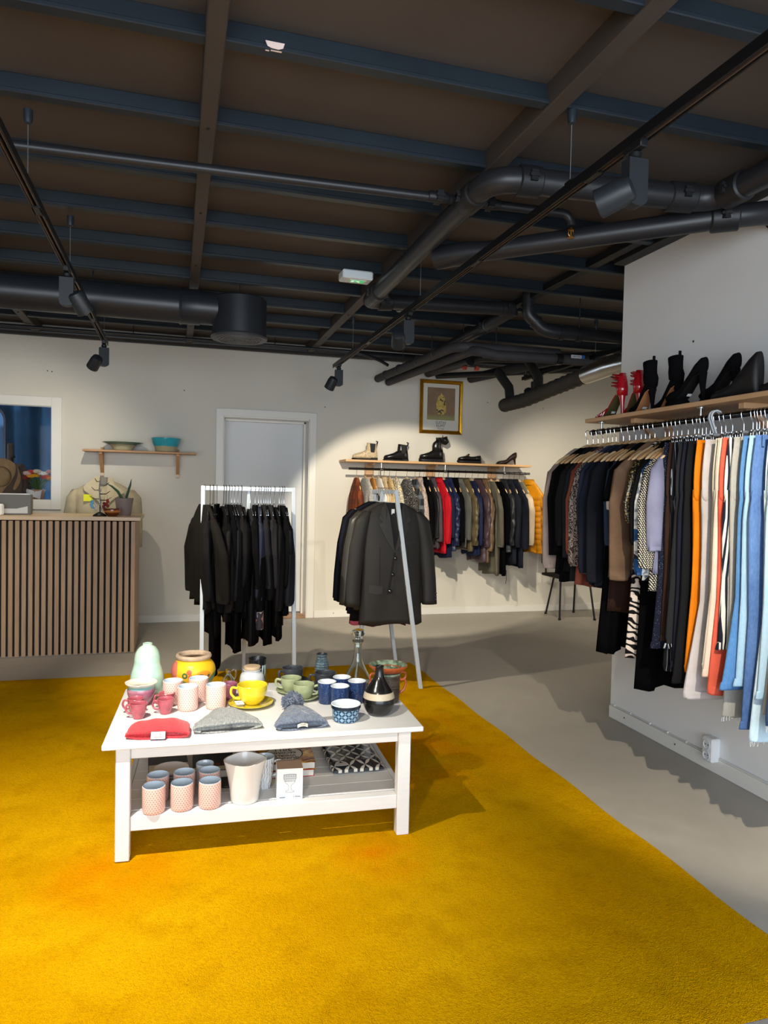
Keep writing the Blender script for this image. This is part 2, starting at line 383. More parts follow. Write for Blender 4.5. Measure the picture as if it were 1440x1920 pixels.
for sg in (-1, 1): h.tube([(sg*.011, 0, .02), (sg*.014, 0, .003), (sg*.004, 0, -.013)], .0025, 6)
ho = h.build('sprinkler_head', M('#b98a4a', .3, 1), o, (1.8, 3.066, 2.62)); MB().tube([(0, 0, -.008), (0, 0, .016)], .0035, 8).build('glass_bulb', M('#c8402a', .2), ho)
pipe('drain_pipe', 'black drain pipe crossing between the exit lamp and the stub with a swept elbow', bend((1.255, 4.72, 2.67), (1.26, 4.84, 2.68), (1.38, 4.85, 2.7))+[(2.36, 4.85, 2.735)], .05, cpl=[((1.34, 4.845, 2.69), (1.44, 4.85, 2.7)), ((2.28, 4.85, 2.732), (2.38, 4.85, 2.735))])
pipe('drain_pipe', 'black drain pipe leading away toward the back wall above the lagged pair', bend((2.4, 4.86, 2.735), (2.34, 4.95, 2.7), (2.31, 5.1, 2.67))+[(2.3, 6.1, 2.66)], .045, cpl=[((2.31, 5.12, 2.67), (2.308, 5.2, 2.668))], rods=[(2.3, 5.6, 2.66)])
o = pipe('soil_pipe', 'black pipe dropping from the ceiling in a swept elbow then running behind the partition', [(2.46, 4.76, ZC-.005), (2.46, 4.76, 2.74)]+bend((2.46, 4.76, 2.72), (2.46, 4.76, 2.68), (2.5, 4.755, 2.65))+[(2.55, 4.75, 2.605)]+bend((2.57, 4.75, 2.59), (2.62, 4.74, 2.56), (2.72, 4.73, 2.565))+[(5.4, 4.5, 2.52)], .046, rods=[(2.86, 4.71, 2.56)])
for q in (((2.46, 4.76, 2.755), (2.46, 4.76, 2.735)), ((2.515, 4.755, 2.64), (2.53, 4.753, 2.625)), ((2.7, 4.732, 2.564), (2.73, 4.73, 2.564)), ((2.84, 4.72, 2.56), (2.88, 4.715, 2.56))):
    MB().tube(q, .053, 16).build('ring_joint', m_iron, o)
m_lag = M('#39373a', .7, nz=.2, nsc=9, bmp=.15, bsc=40)
o = pipe('lagged_pipe', 'upper of two dark lagged pipes ending at the back wall above the shoe shelf', [(2.05, 7.36, 2.56), (2.14, 5.6, 2.55)]+bend((2.142, 5.55, 2.55), (2.145, 5.42, 2.55), (2.26, 5.4, 2.55))+[(3.05, 5.33, 2.54)], .04, m=m_lag, rods=[(2.09, 6.6, 2.56), (2.13, 5.9, 2.56), (2.5, 5.38, 2.56)])
for y in (7.1, 6.7, 6.2, 5.8): MB().tube([(2.05+(7.36-y)*.05, y, 2.56), (2.05+(7.36-y)*.05, y-.02, 2.56)], .046, 16).build('band', M('#17171a', .4), o)
o = pipe('lagged_pipe', 'lower of two dark lagged pipes ending at the back wall above the shoe shelf', [(2.17, 7.36, 2.53), (2.28, 5.45, 2.52)]+bend((2.283, 5.4, 2.52), (2.29, 5.26, 2.5), (2.45, 5.25, 2.47))+[(3.0, 5.2, 2.47), (5.4, 5.1, 2.5)], .04, m=m_lag)
MB().tube([(2.95, 5.2, 2.47), (3.0, 5.2, 2.47)], .046, 16).build('band', M('#17171a', .4), o)
lb = MB().box((0, 0, 0), (.12, .002, .026)).build('pipe_label', M('#d8dde2', .5), o, (3.12, 5.147, 2.49), -.04)
MB().box((0, 0, 0), (.028, .002, .026)).build('flow_arrow', M('#2f6fc0', .5), lb, (.047, -.001, 0))
text('HEATING', .018, M('#30343a', .6), lb, (-.012, -.0015, 0), (pi/2, 0, 0))
pipe('wall_pipe', 'dark pipe running along the top of the back wall', [(-3.4, 7.32, 2.775), (5.4, 7.32, 2.8)], .045, seg=14)
pipe('cable_conduit', 'slim dark conduit crossing below the ceiling in front of the back wall pipe', [(-3.4, 6.98, 2.745), (1.5, 6.98, 2.75)]+bend((1.55, 6.98, 2.75), (1.85, 6.98, 2.75), (1.98, 6.75, 2.6)), .016, seg=10, rods=[(-.4, 6.98, 2.75), (.9, 6.98, 2.75)])
pipe('side_pipe', 'dark pipe behind the partition running toward the back wall', [(3.1, 7.3, 2.62), (3.3, 5.9, 2.6), (4.4, 4.6, 2.58)], .05, m=m_lag)
pipe('side_pipe', 'second dark pipe behind the partition beside the lengthwise one', [(2.55, 7.3, 2.7), (2.85, 6.4, 2.68), (4.6, 5.6, 2.62)], .045)
pipe('side_pipe', 'thin dark pipe behind the partition above the flexible duct', [(2.7, 7.3, 2.62), (3.6, 6.0, 2.55), (5.2, 5.4, 2.52)], .03)
o = pipe('side_pipe', 'pair of stub pipes with red end marks near the back wall', [(2.62, 7.36, 2.66), (2.75, 6.5, 2.66)], .05)
for dx in (0, .13): MB().tube([(2.72+dx, 6.6, 2.6), (2.73+dx, 6.57, 2.6)], .022, 10).build('red_mark', M('#c85648', .5), o)
# flexible duct
path = [(2.98, 6.2, 2.2), (3.0, 5.8, 2.21), (3.02, 5.3, 2.26), (3.08, 4.95, 2.31)]
pp = []
for i in range(len(path)-1):
    for k in range(14): pp.append(Vector(path[i]).lerp(Vector(path[i+1]), k/14))
o = tag(MB().tube(pp, [.062+.005*sin(i*2.2) for i in range(len(pp))], 16).build('flexible_duct', M('#3d3935', .7)), 'grey flexible duct with a bare silver sleeve beside the partition end', 'duct')
MB().tube([(3.08, 4.96, 2.31), (3.12, 4.7, 2.34), (3.22, 4.35, 2.36)], [.07, .072, .072], 20).build('silver_sleeve', M('#c9c6c0', .28, 1), o)
MB().tube([(3.0, 6.1, 2.2), (3.05, 6.25, 2.38), (3.0, 6.4, 2.55)], .045, 12).build('branch', M('#2a2927', .7), o)
MB().tube([(3.02, 5.6, 2.24), (3.08, 5.72, 2.4), (3.05, 5.9, 2.6)], .04, 12).build('branch', M('#2a2927', .7), o)
# ventilation duct with ceiling diffuser
m_duct = M('#23272d', .36, spec=.55, nz=.15, nsc=2)
o = MB().tube([(-3.45, 5.2, 2.625), (.03, 5.2, 2.625)], .117, 28)
for i in range(14): x = -2.9+.21*i; o.tube([(x-.003, 5.2, 2.625), (x+.003, 5.2, 2.625)], .1185, 28)
o = tag(o.build('ventilation_duct', m_duct), 'fat round black ventilation duct ending at the drum diffuser', 'duct')
MB().tube([(.0, 5.2, 2.625), (.012, 5.2, 2.625), (.02, 5.2, 2.625), (.14, 5.2, 2.625)], [.12, .127, .122, .122], 28).build('collar', m_duct, o)
MB().tube([(.14, 5.2, 2.625), (.26, 5.2, 2.625)], .115, 28).build('spigot', m_duct, o)
for x in (-.56, -1.9): MB().tube([(x, 5.2, 2.73), (x, 5.2, ZC-.01)], .004, 6).build('hanger_rod', m_iron, o)
o = thing('ceiling_diffuser', 'black drum-shaped air diffuser with a round grille at the end of the duct', 'vent', (.415, 5.2, 2.41))
MB().lathe([(.17, .035), (.19, .04), (.19, .29), (.18, .3), (.02, .3)], 40).build('drum', m_duct, o)
MB().lathe([(.175, .012), (.195, .014), (.2, .026), (.195, .038), (.175, .04)], 40).build('rim', M('#33363b', .4), o)
g = MB().lathe([(.01, .016), (.176, .016)], 40, caps=(True, False))
for r in (.025, .05, .075, .1, .125, .15): g.lathe([(r-.006, .016), (r-.006, .008), (r+.006, .008), (r+.006, .016)], 36, caps=(False, False))
g.build('grille', M('#5b5a58', .5), o); MB().tube([(0, 0, .3), (0, 0, .445)], .003, 6).build('hanger_rod', m_iron, o)
# emergency lamp
o = thing('emergency_exit_lamp', 'white box exit lamp with a green pictogram on its underside, under the ceiling', 'exit lamp', (1.085, 4.47, 2.7), .03)
MB().box((0, 0, .035), (.2, .12, .055), bev=.008).build('housing', M('#d9e2e6', .4), o)
MB().box((0, 0, .0645), (.12, .08, .006)).build('mount', M('#2a2a2a', .6), o)
p = MB().box((.008, -.003, .0065), (.11, .06, .003), bev=.001).build('sign_panel', M('#eef3ee', .4), o)
g = MB().box((0, 0, 0), (.09, .045, .001)); g.build('green_field', M('#35b565', .4, emit=lin('#35d070'), es=.5), p, (.008, -.003, .0045))
f = MB().ball((.012, .012, 0), .005, 8, sc=(1, 1, .1)).bar((.008, .008, 0), (-.002, -.006, 0), .006, .001).bar((-.002, -.006, 0), (-.014, -.012, 0), .004, .001).bar((0, -.004, 0), (.01, -.014, 0), .004, .001).bar((.006, .004, 0), (.018, 0, 0), .003, .001).box((-.03, 0, 0), (.018, .034, .001))
f.build('running_figure', M('#f4fff6', .4, emit=(1, 1, 1, 1), es=.4), p, (.008, -.003, .0035))
# small fittings under the ceiling
for loc, lb in (((1.66, 5.35, 2.8), 'small dark junction box on a batten beside the right track'), ((-1.12, 4.75, 2.8), 'small dark junction box above the duct at far left')):
    o = thing('junction_box', lb, 'junction box', loc)
    MB().box((0, 0, .02), (.1, .1, .06), bev=.006).build('box', M('#202326', .4), o); MB().lathe([(.028, -.03), (.034, -.02), (.034, .0)], 16).build('lid', M('#4a4d50', .35), o)
# ------------------------------------------------------------------ lighting tracks and spots
m_track = M('#0d0d0f', .4, spec=.5); m_lampblk = M('#24282d', .45)
def track(label, x, y0, y1, z, wires):
    o = thing('lighting_track', label, 'lighting track', (x, y0, z)); L = y1-y0
    b = MB()
    for dx in (-.0145, .0145): b.box((dx, L/2, .0175), (.006, L, .035), bev=.001)
    b.box((0, L/2, .031), (.03, L, .008)); b.build('rail', m_track, o)
    MB().box((-.0085, L/2, .012), (.004, L-.01, .012)).box((.0085, L/2, .012), (.004, L-.01, .012)).build('conductor', M('#8a7566', .4, .6), o)
    for k in range(int(L/1.0)): MB().box((0, .7+k, .004), (.034, .09, .008)).build('joint_cover', m_track, o)
    for wy in wires:
        w = MB().tube([(0, wy-y0, .035), (0, wy-y0, 2.77-z)], .0013, 6).build('suspension_wire', M('#b9c4cc', .3, .8), o)
        MB().lathe([(.004, -.035), (.014, -.03), (.017, -.012), (.017, .02)], 14).build('ceiling_cup', M('#222a31', .4), w, (0, wy-y0, 2.76-z))
        MB().box((0, wy-y0, .043), (.02, .05, .016), bev=.003).build('wire_clamp', m_track, w)
    return o
TZ = 2.473
track('long black lighting track over the right of the rug', 1.37, -1.5, 6.4, TZ, (.6, 2.35, 4.02, 5.7))
track('long black lighting track at the left edge of the picture', -.555, -1.5, 6.1, TZ, (1.5, 3.0, 4.104, 5.95))
track('short black lighting track beside the partition end at far right', 3.25, 4.2, 6.35, TZ, (5.1, 6.3))
SPOTS = []
def spot(label, x, y, aim, power, ang=55, blend=.35, side=-1, color=(1, .9, .71), rad=.02, turn=0):
    """track spot: adapter, driver box, tilting round head with its lamp"""
    o = thing('track_spotlight', label, 'spotlight', (x, y, TZ))
    MB().box((0, 0, -.004), (.028, .09, .03), bev=.003).lathe([(.012, -.045), (.02, -.038), (.02, -.024), (.01, -.016)], 14).build('track_adapter', M('#16181b', .4), o)
    d = MB(); n = 10
    pts = [(-.034, .0), (.034, 0), (.034, -.125)]+[(.034*cos(a), -.125-.02*sin(a)) for a in [pi*i/n for i in range(1, n)]]+[(-.034, -.125)]
    d.prism(pts, -.022, .022).xf(Matrix.Rotation(turn, 4, 'Z') @ Matrix.Translation((0, 0, -.045)) @ Matrix.Rotation(pi/2, 4, 'X')); d.build('driver_box', m_lampblk, o, (0, 0, 0))
    pv = Matrix.Rotation(turn, 3, 'Z') @ Vector((side*.062, 0, -.16)); v = (Vector(aim)-(Vector((x, y, TZ))+pv)).normalized(); q = Vector((0, 0, -1)).rotation_difference(v)
    hd = MB().lathe([(.024, .052), (.036, .046), (.043, .02), (.046, -.06), (.042, -.062), (.04, -.045)], 28, caps=(True, False)).build('lamp_head', m_lampblk, o, pv)
    hd.rotation_mode = 'QUATERNION'; hd.rotation_quaternion = q
    MB().lathe([(.002, -.044), (.0405, -.044)], 28, caps=(True, False)).build('lens', M('#fff2da', .3, emit=(1, .85, .62, 1), es=6), hd)
    MB().tube([Matrix.Rotation(turn, 3, 'Z') @ Vector((side*.02, 0, -.15)), pv*.5+Vector((0, 0, -.075)), pv], .012, 10).build('pivot', M('#16181b', .4), o)
    if power:
        l = bpy.data.lights.new('spot_beam', 'SPOT'); l.energy = power; l.spot_size = radians(ang); l.spot_blend = blend; l.color = color; l.shadow_soft_size = rad
        lo = bpy.data.objects.new('spot_beam', l); COL.objects.link(lo); lo.parent = o
        lo.location = pv+v*.08; lo.rotation_mode = 'QUATERNION'; lo.rotation_quaternion = q
    return o
spot('large black track spotlight on the right track nearest the camera', 1.37, 1.96, (-.8, 4.2, 1.3), 30, 60, .6, -1)
spot('black track spotlight halfway along the right track', 1.37, 4.24, (2.3, 7.2, .8), 330, 47, .25, -1)
spot('black track spotlight at the far end of the right track', 1.37, 6.21, (.6, 7.3, .5), 20, 60, .8, -1)
spot('black track spotlight above the ventilation duct on the left track', -.555, 4.0, (.9, 5.3, .0), 190, 75, .7, 1)
spot('black track spotlight at the far end of the left track', -.555, 5.94, (-1.6, 7.3, .9), 45, 120, 1, -1, turn=.3)
spot('black track spotlight at the end of the short track by the partition', 3.25, 6.1, (4.6, 7.3, 1.0), 70, 90, 1, -1)
spot('black track spotlight partly hidden by the partition end', 3.25, 4.7, (4.6, 6.6, .8), 70, 80, 1, -1)
spot('black track spotlight over the front of the rug', -.555, 2.0, (-.26, 2.62, 0), 300, 84, 1, 1, rad=.012, color=(1, .94, .84))
spot('black track spotlight over the near right of the rug', 1.37, .8, (2.35, 2.35, .8), 200, 50, .5, -1, rad=.015)
spot('black track spotlight above the near edge of the rug', -.555, .3, (1.3, 4.5, .5), 200, 40, .6, 1, rad=.015)
spot('black track spotlight above the middle of the rug', -.555, 1.1, (-1.65, 6.05, .45), 260, 26, 1, -1)
# ------------------------------------------------------------------ rug
t = NT('rug_pile'); co = t.co()
n1 = t.noise(co, 1.7, 5, .6); n2 = t.noise(co, 7, 4, .6); n3 = t.noise(co, 80, 3, .7); n4 = t.noise(co, 320, 2)
base_c = t.mix(t.ramp(n1, .35, .68), lin('#d89c04'), lin('#ecb20a'))
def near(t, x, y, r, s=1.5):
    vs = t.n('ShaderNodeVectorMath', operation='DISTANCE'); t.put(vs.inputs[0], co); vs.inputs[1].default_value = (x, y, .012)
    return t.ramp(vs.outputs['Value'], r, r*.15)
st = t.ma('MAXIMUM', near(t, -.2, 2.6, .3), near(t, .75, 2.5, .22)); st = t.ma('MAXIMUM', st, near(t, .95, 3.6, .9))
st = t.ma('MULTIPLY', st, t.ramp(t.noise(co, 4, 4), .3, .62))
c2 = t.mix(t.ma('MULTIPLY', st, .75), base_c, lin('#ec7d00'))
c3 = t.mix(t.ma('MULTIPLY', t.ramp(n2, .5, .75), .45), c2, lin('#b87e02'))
c4 = t.mix(t.ma('MULTIPLY', t.ramp(n3, .45, .8), .4), c3, lin('#a87402'))
hh = t.ma('ADD', t.ma('MULTIPLY', n3, .7), t.ma('MULTIPLY', n4, .6)); t.bump(hh, .75, .02)
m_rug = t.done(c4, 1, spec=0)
b = MB(); NX, NY = 60, 60; X0, X1, Y0, Y1 = -3.3, 1.808, 1.47, 5.36
rnd = random.Random(4); rings = []
for i in range(NY+1):
    row = []
    for j in range(NX+1):
        x = X0+(X1-X0)*j/NX; y = Y0+(Y1-Y0)*i/NY
        if j == NX: x += .006*sin(y*9)
        e = j in (0, NX) or i in (0, NY)
        row.append((x, y-.02*(x-.4)*(i/NY), .0015 if e else .012+.0015*sin(3*x+2*y)+rnd.uniform(-.0007, .0007)))
    rings.append(row)
b.loft(rings, closed=False)
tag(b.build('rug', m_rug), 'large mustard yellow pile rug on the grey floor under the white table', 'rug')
# ------------------------------------------------------------------ coffee table
TA = radians(-2.7)
tb = thing('coffee_table', 'low white wooden coffee table with a lower shelf, on the yellow rug', 'table', (.366, 2.993, .0135), TA)
t = NT('white_stain'); co = t.co('Object', (1, 9, 9)); n1 = t.noise(co, 14, 4); t.bump(n1, .12, .003)
m_tab = t.done(t.mix(n1, lin('#d2d0cd'), lin('#dedcd9')), .42, spec=.45)
TL, TD, TH = 1.19, .725, .4365
MB().box((0, 0, TH-.01), (TL, TD, .02), bev=.003).build('tabletop', m_tab, tb)
for sx in (-1, 1):
    for sy in (-1, 1): MB().box((sx*(TL/2-.07), sy*(TD/2-.045), (TH-.02)/2), (.05, .05, TH-.02), bev=.003).build('leg', m_tab, tb)
ap = MB()
for sy in (-1, 1): ap.box((0, sy*(TD/2-.045), TH-.043), (TL-.19, .022, .046), bev=.002)
for sx in (-1, 1): ap.box((sx*(TL/2-.07), 0, TH-.043), (.022, TD-.14, .046), bev=.002)
ap.build('apron', m_tab, tb)
SH = .172-.0135; sh = MB()
for k in range(6): sh.box((0, -TD/2+.085+(TD-.17)/6*(k+.5), SH-.009), (TL-.145, (TD-.17)/6-.0012, .018), bev=.0015)
sh.box((0, -TD/2+.055, SH-.027), (TL-.19, .045, .054), bev=.002).box((0, TD/2-.055, SH-.027), (TL-.19, .045, .054), bev=.002)
for sx in (-1, 1): sh.box((sx*(TL/2-.06), 0, SH-.027), (.022, TD-.14, .054), bev=.002)
sh.build('shelf', m_tab, tb)
ZT, ZS = .4505, .1725
# ------------------------------------------------------------------ ceramics on the table
def vessel(mb, outer, th=.004, floor=None, seg=36, mo=0, mi=1):
    """outer: (r, z) from the foot upward; adds the wall, the rim and the inside"""
    n = len(outer); pin = []
    for r, z in outer[::-1]:
        zz = max(z, outer[0][1]+(floor or th)); pin.append((max(r-th, .0015), zz))
    mb.lathe([(.0015, outer[0][1])]+outer, seg, mi=mo, caps=(True, False))
    rt, zt = outer[-1]
    mb.lathe([(rt, zt), (rt-th*.25, zt+th*.35), (rt-th*.75, zt+th*.35)]+pin+[(.0015, pin[-1][1])], seg, mi=mi, caps=(False, True))
    return mb
def smooth(pts, n=4):
    out = []
    for i in range(len(pts)-1):
        p0 = pts[max(i-1, 0)]; p1 = pts[i]; p2 = pts[i+1]; p3 = pts[min(i+2, len(pts)-1)]
        for k in range(n):
            u = k/n; out.append(tuple(.5*((2*p1[a])+(p2[a]-p0[a])*u+(2*p0[a]-5*p1[a]+4*p2[a]-p3[a])*u*u+(3*p1[a]-p0[a]-3*p2[a]+p3[a])*u**3) for a in (0, 1)))
    return out+[pts[-1]]
def handle(pts, r, m, parent, name='handle', sx=1):
    P = [Vector(p) for p in pts]; q = []
    for i in range(len(P)-1):
        p0 = P[max(i-1, 0)]; p1 = P[i]; p2 = P[i+1]; p3 = P[min(i+2, len(P)-1)]
        for k in range(5):
            u = k/5; q.append(.5*((2*p1)+(p2-p0)*u+(2*p0-5*p1+4*p2-p3)*u*u+(3*p1-p0-3*p2+p3)*u**3))
    return MB().tube(q+[P[-1]], r, 8, sx=sx).build(name, m, parent)
def uvx(t):
    return t.xyz(t.co('UV'))
m_in = M('#cdd9e2', .12, spec=.6, coat=.3)
# pink mugs with brown dots
t = NT('pink_dots'); u = uvx(t)[0]; z = t.xyz(t.co())[2]
v = t.ma('MULTIPLY', z, 1/.0078); row = t.ma('FLOOR', v); fv = t.ma('SUBTRACT', t.ma('FRACT', v), .5)
uu = t.ma('ADD', t.ma('MULTIPLY', u, 25), t.ma('MULTIPLY', t.ma('MODULO', row, 2), .5)); fu = t.ma('SUBTRACT', t.ma('FRACT', uu), .5)
d = t.ma('SQRT', t.ma('ADD', t.ma('POWER', t.ma('MULTIPLY', fu, 1.3), 2), t.ma('POWER', fv, 2)))
m_dot = t.done(t.mix(t.ramp(d, .3, .2), lin('#e6bfb2'), lin('#9c7672')), .3, spec=.45, coat=.15)
m_pinkrim = M('#e6bfb2', .3)
def mug_root(label, loc, group):
    o = thing('dotted_mug', label, 'mug', loc, 0, group)
    MB().lathe([(.0015, 0), (.036, 0), (.0395, .003), (.0415, .012), (.0415, .09), (.041, .0975)], 40, caps=(True, False)).build('outer_wall', m_dot, o)
    MB().lathe([(.041, .0975), (.0395, .0985), (.038, .0975), (.0375, .09), (.0375, .012), (.03, .006), (.0015, .006)], 40, caps=(False, True)).build('glazed_inside', m_in, o)
    return o
g1 = 'pink dotted mugs on the tabletop'; g2 = 'pink dotted mugs on the lower shelf'
mg = mug_root('pink dotted mug, back left of the four together on the tabletop', (-.006, 3.12, ZT), g1)
for (x, y, z, lb, g) in ((.1, 3.139, ZT, 'pink dotted mug, back right of the four together on the tabletop', g1), (.054, 3.02, ZT, 'pink dotted mug, front left of the four, behind the red beanie', g1),
        (.167, 3.02, ZT, 'pink dotted mug, front right of the four, beside the yellow cup', g1), (-.068, 2.712, ZS, 'pink dotted mug at the front left corner of the lower shelf', g2),
        (.032, 2.716, ZS, 'pink dotted mug in the middle of the front row on the lower shelf', g2), (.133, 2.711, ZS, 'pink dotted mug at the right of the front row, left of the white tub', g2),
        (-.056, 2.81, ZS, 'pink dotted mug at the left of the back row on the lower shelf', g2), (.041, 2.815, ZS, 'pink dotted mug in the middle of the back row, before the plates', g2),
        (.136, 2.812, ZS, 'pink dotted mug at the right of the back row, before the plain white mug', g2)):
    dup(mg, (x, y, z), .7*x*9, lb, g)
# celadon gourd vase
t = NT('celadon'); n1 = t.noise(t.co(), 22, 4, .6); zz = t.xyz(t.co())[2]
sp = t.ma('MULTIPLY', t.ramp(t.noise(t.co(), 130, 2), .52, .62), t.ramp(zz, .15, .2))
c = t.mix(t.ramp(n1, .35, .7), lin('#a5c9b4'), lin('#bcd9c8')); c = t.mix(t.ma('MULTIPLY', sp, .6), c, lin('#c9c1a0')); c = t.mix(t.ramp(zz, .028, .01), c, lin('#c9b878'))
m_cel = t.done(c, .12, spec=.6, coat=.5)
o = thing('gourd_vase', 'pale celadon green gourd-shaped vase at the back left of the tabletop', 'vase', (-.115, 3.26, ZT))
vessel(MB(), smooth([(.05, 0), (.066, .02), (.073, .06), (.068, .1), (.057, .14), (.055, .165), (.05, .19), (.036, .212), (.022, .222), (.021, .23)]), .005).build('vase_body', [m_cel, m_cel], o)
# yellow painted pot
t = NT('painted_pot'); co = t.co(); c = t.mix(t.noise(co, 30, 3), lin('#d9a515'), lin('#e3b628'))
def blob(t, c, p, r, hexc, sc=(1, 1, 1), soft=.9):
    mp = t.n('ShaderNodeMapping'); t.put(mp.inputs[0], co); mp.inputs[1].default_value = tuple(-p[i]*sc[i] for i in range(3)); mp.inputs[3].default_value = sc
    vl = t.n('ShaderNodeVectorMath', operation='LENGTH'); t.put(vl.inputs[0], mp.outputs[0])
    return t.mix(t.ramp(vl.outputs['Value'], r, r*soft), c, lin(hexc))
c = blob(t, c, (-.1, -.02, .09), .055, '#c96a5c'); c = blob(t, c, (.1, -.03, .02), .07, '#5f7a4c'); c = blob(t, c, (-.06, -.07, .015), .052, '#6f8450'); c = blob(t, c, (-.05, -.085, .012), .04, '#d08a3c')
c = blob(t, c, (.045, -.09, .078), .042, '#d18a24', (1, 1, 1.6)); c = blob(t, c, (.03, -.098, .083), .016, '#3c3f3a', (1, 1, 2.6)); c = blob(t, c, (.068, -.078, .078), .009, '#3c3f3a'); c = blob(t, c, (.05, -.09, .078), .006, '#3c3f3a')
for p in ((-.022, -.1, .1), (-.015, -.1, .075), (-.04, -.09, .083)):
    c = blob(t, c, p, .014, '#c8542f' if p[0] > -.03 else '#46603c'); c = blob(t, c, p, .006, '#5a3420' if p[0] > -.03 else '#c8a23c')
m_pp = t.done(c, .35, spec=.4)
o = thing('painted_pot', 'round yellow pot painted with fish and flowers, with a bare clay rim', 'pot', (.083, 3.32, ZT))
vessel(MB(), smooth([(.06, 0), (.075, .02), (.094, .06), (.098, .09), (.09, .118), (.074, .136), (.068, .143)]), .007).build('pot_body', [m_pp, M('#6b4a34', .7)], o)
MB().lathe([(.068, .14), (.078, .146), (.08, .154), (.076, .162), (.067, .163), (.062, .156), (.062, .14)], 40, caps=(False, False)).build('clay_rim', M('#b39a80', .75, nz=.25, nsc=30), o)
# mauve ribbed pot
t = NT('mauve_pot'); zz = t.xyz(t.co())[2]; wv = t.noise(t.co('Object', (1, 1, 14)), 9, 3)
c = t.mix(t.ramp(wv, .35, .65), lin('#97546a'), lin('#b27a86')); c = t.mix(t.ramp(zz, .068, .073), c, lin('#7fb0ac')); c = t.mix(t.ramp(zz, .083, .087), c, lin('#d9d0be'))
t.bump(wv, .4, .004); m_mau = t.done(c, .25, spec=.5, coat=.3)
o = thing('mauve_pot', 'mauve ribbed pot with a turquoise band and wide cream rim, left edge of tabletop', 'pot', (-.134, 3.13, ZT))
vessel(MB(), smooth([(.034, 0), (.04, .012), (.053, .04), (.056, .06), (.053, .074), (.058, .084), (.066, .094)]), .005).build('pot_body', [m_mau, M('#d8cfbd', .25, nz=.1, nsc=60)], o)
# small pink cups
m_pk = M('#b25560', .2, spec=.55, coat=.4, nz=.25, nsc=40)
def small_cup(label, loc, rz):
    o = thing('espresso_cup', label, 'cup', loc, rz, 'small pink cups')
    vessel(MB(), smooth([(.02, 0), (.022, .006), (.029, .03), (.031, .048), (.033, .06)], 3), .003, seg=28).build('cup_body', [m_pk, m_pk], o)
    handle([(.03, 0, .05), (.044, 0, .052), (.05, 0, .036), (.042, 0, .02), (.026, 0, .017)], .0042, m_pk, o); return o
sc = small_cup('small pink cup in the left pair, half hidden at the back beside the mauve pot', (-.15, 3.016, ZT), pi-.1)
dup(sc, (-.135, 2.945, ZT), pi-.2, 'small pink cup at the front of the left pair, behind the red beanie'); dup(sc, (-.03, 3.07, ZT), pi+.1, 'small pink cup at the back of the right pair beside the dotted mugs')
dup(sc, (-.034, 2.985, ZT), pi-.15, 'small pink cup at the front of the right pair beside the dotted mugs')
# cups on saucers
def cup(label, loc, rz, m, prof, hp, name='cup', group=None, hr=.0055):
    o = thing('tea_cup', label, 'cup', loc, rz, group)
    vessel(MB(), smooth(prof, 4), .0035).build('cup_body', [m, m], o); handle(hp, hr, m, o); return o
def saucer(label, loc, m, r, group=None):
    o = MB().lathe([(.0015, 0), (r*.5, 0), (r*.55, .002), (r*.8, .007), (r, .015), (r, .018), (r*.78, .0105), (r*.5, .006), (.0015, .006)], 40).build('saucer', m, None, loc)
    return tag(o, label, 'saucer', group)
m_yel = M('#d9c22e', .18, spec=.55, coat=.4, nz=.08, nsc=25)
saucer('yellow saucer under the yellow cup', (.312, 3.02, ZT), m_yel, .094)
cup('glossy yellow tea cup standing on a yellow saucer', (.318, 3.022, ZT+.0065), pi-.1, m_yel, [(.028, 0), (.034, .004), (.052, .025), (.061, .055), (.064, .082)], [(.06, 0, .066), (.084, 0, .07), (.088, 0, .045), (.07, 0, .025), (.048, 0, .022)])
m_slt = M('#3a3d42', .3, spec=.5, nz=.3, nsc=60); pr_s = [(.028, 0), (.04, .006), (.047, .03), (.05, .058), (.051, .066)]
hp_s = [(.046, 0, .052), (.068, 0, .058), (.073, 0, .04), (.062, 0, .022), (.042, 0, .018)]
saucer('black saucer under the slate cup at the back', (.54, 3.33, ZT), m_slt, .072, 'black saucers'); saucer('black saucer under the slate cup behind the blue beakers', (.672, 3.21, ZT), m_slt, .072, 'black saucers')
cup('slate grey cup on a black saucer at the back behind the green cups', (.54, 3.33, ZT+.0065), pi+.3, m_slt, pr_s, hp_s, group='slate grey cups')
cup('slate grey cup on a black saucer behind the blue beakers', (.672, 3.21, ZT+.0065), pi-.1, m_slt, pr_s, hp_s, group='slate grey cups')
m_grn = M('#9aa27c', .35, spec=.45, nz=.1, nsc=50); pr_g = [(.025, 0), (.033, .005), (.043, .03), (.046, .052), (.047, .062)]
hp_g = [(.043, 0, .05), (.064, 0, .054), (.069, 0, .038), (.058, 0, .02), (.038, 0, .016)]
saucer('sage green saucer under the back sage cup', (.507, 3.17, ZT), m_grn, .068, 'sage saucers'); saucer('sage green saucer under the front sage cup', (.545, 3.06, ZT), m_grn, .068, 'sage saucers')
cup('sage green cup on a saucer, further back of the two', (.507, 3.17, ZT+.0065), 2.9, m_grn, pr_g, hp_g, group='sage green cups')
cup('sage green cup with its handle to the right, nearer of the two', (.545, 3.06, ZT+.0065), -.25, m_grn, pr_g, hp_g, group='sage green cups')
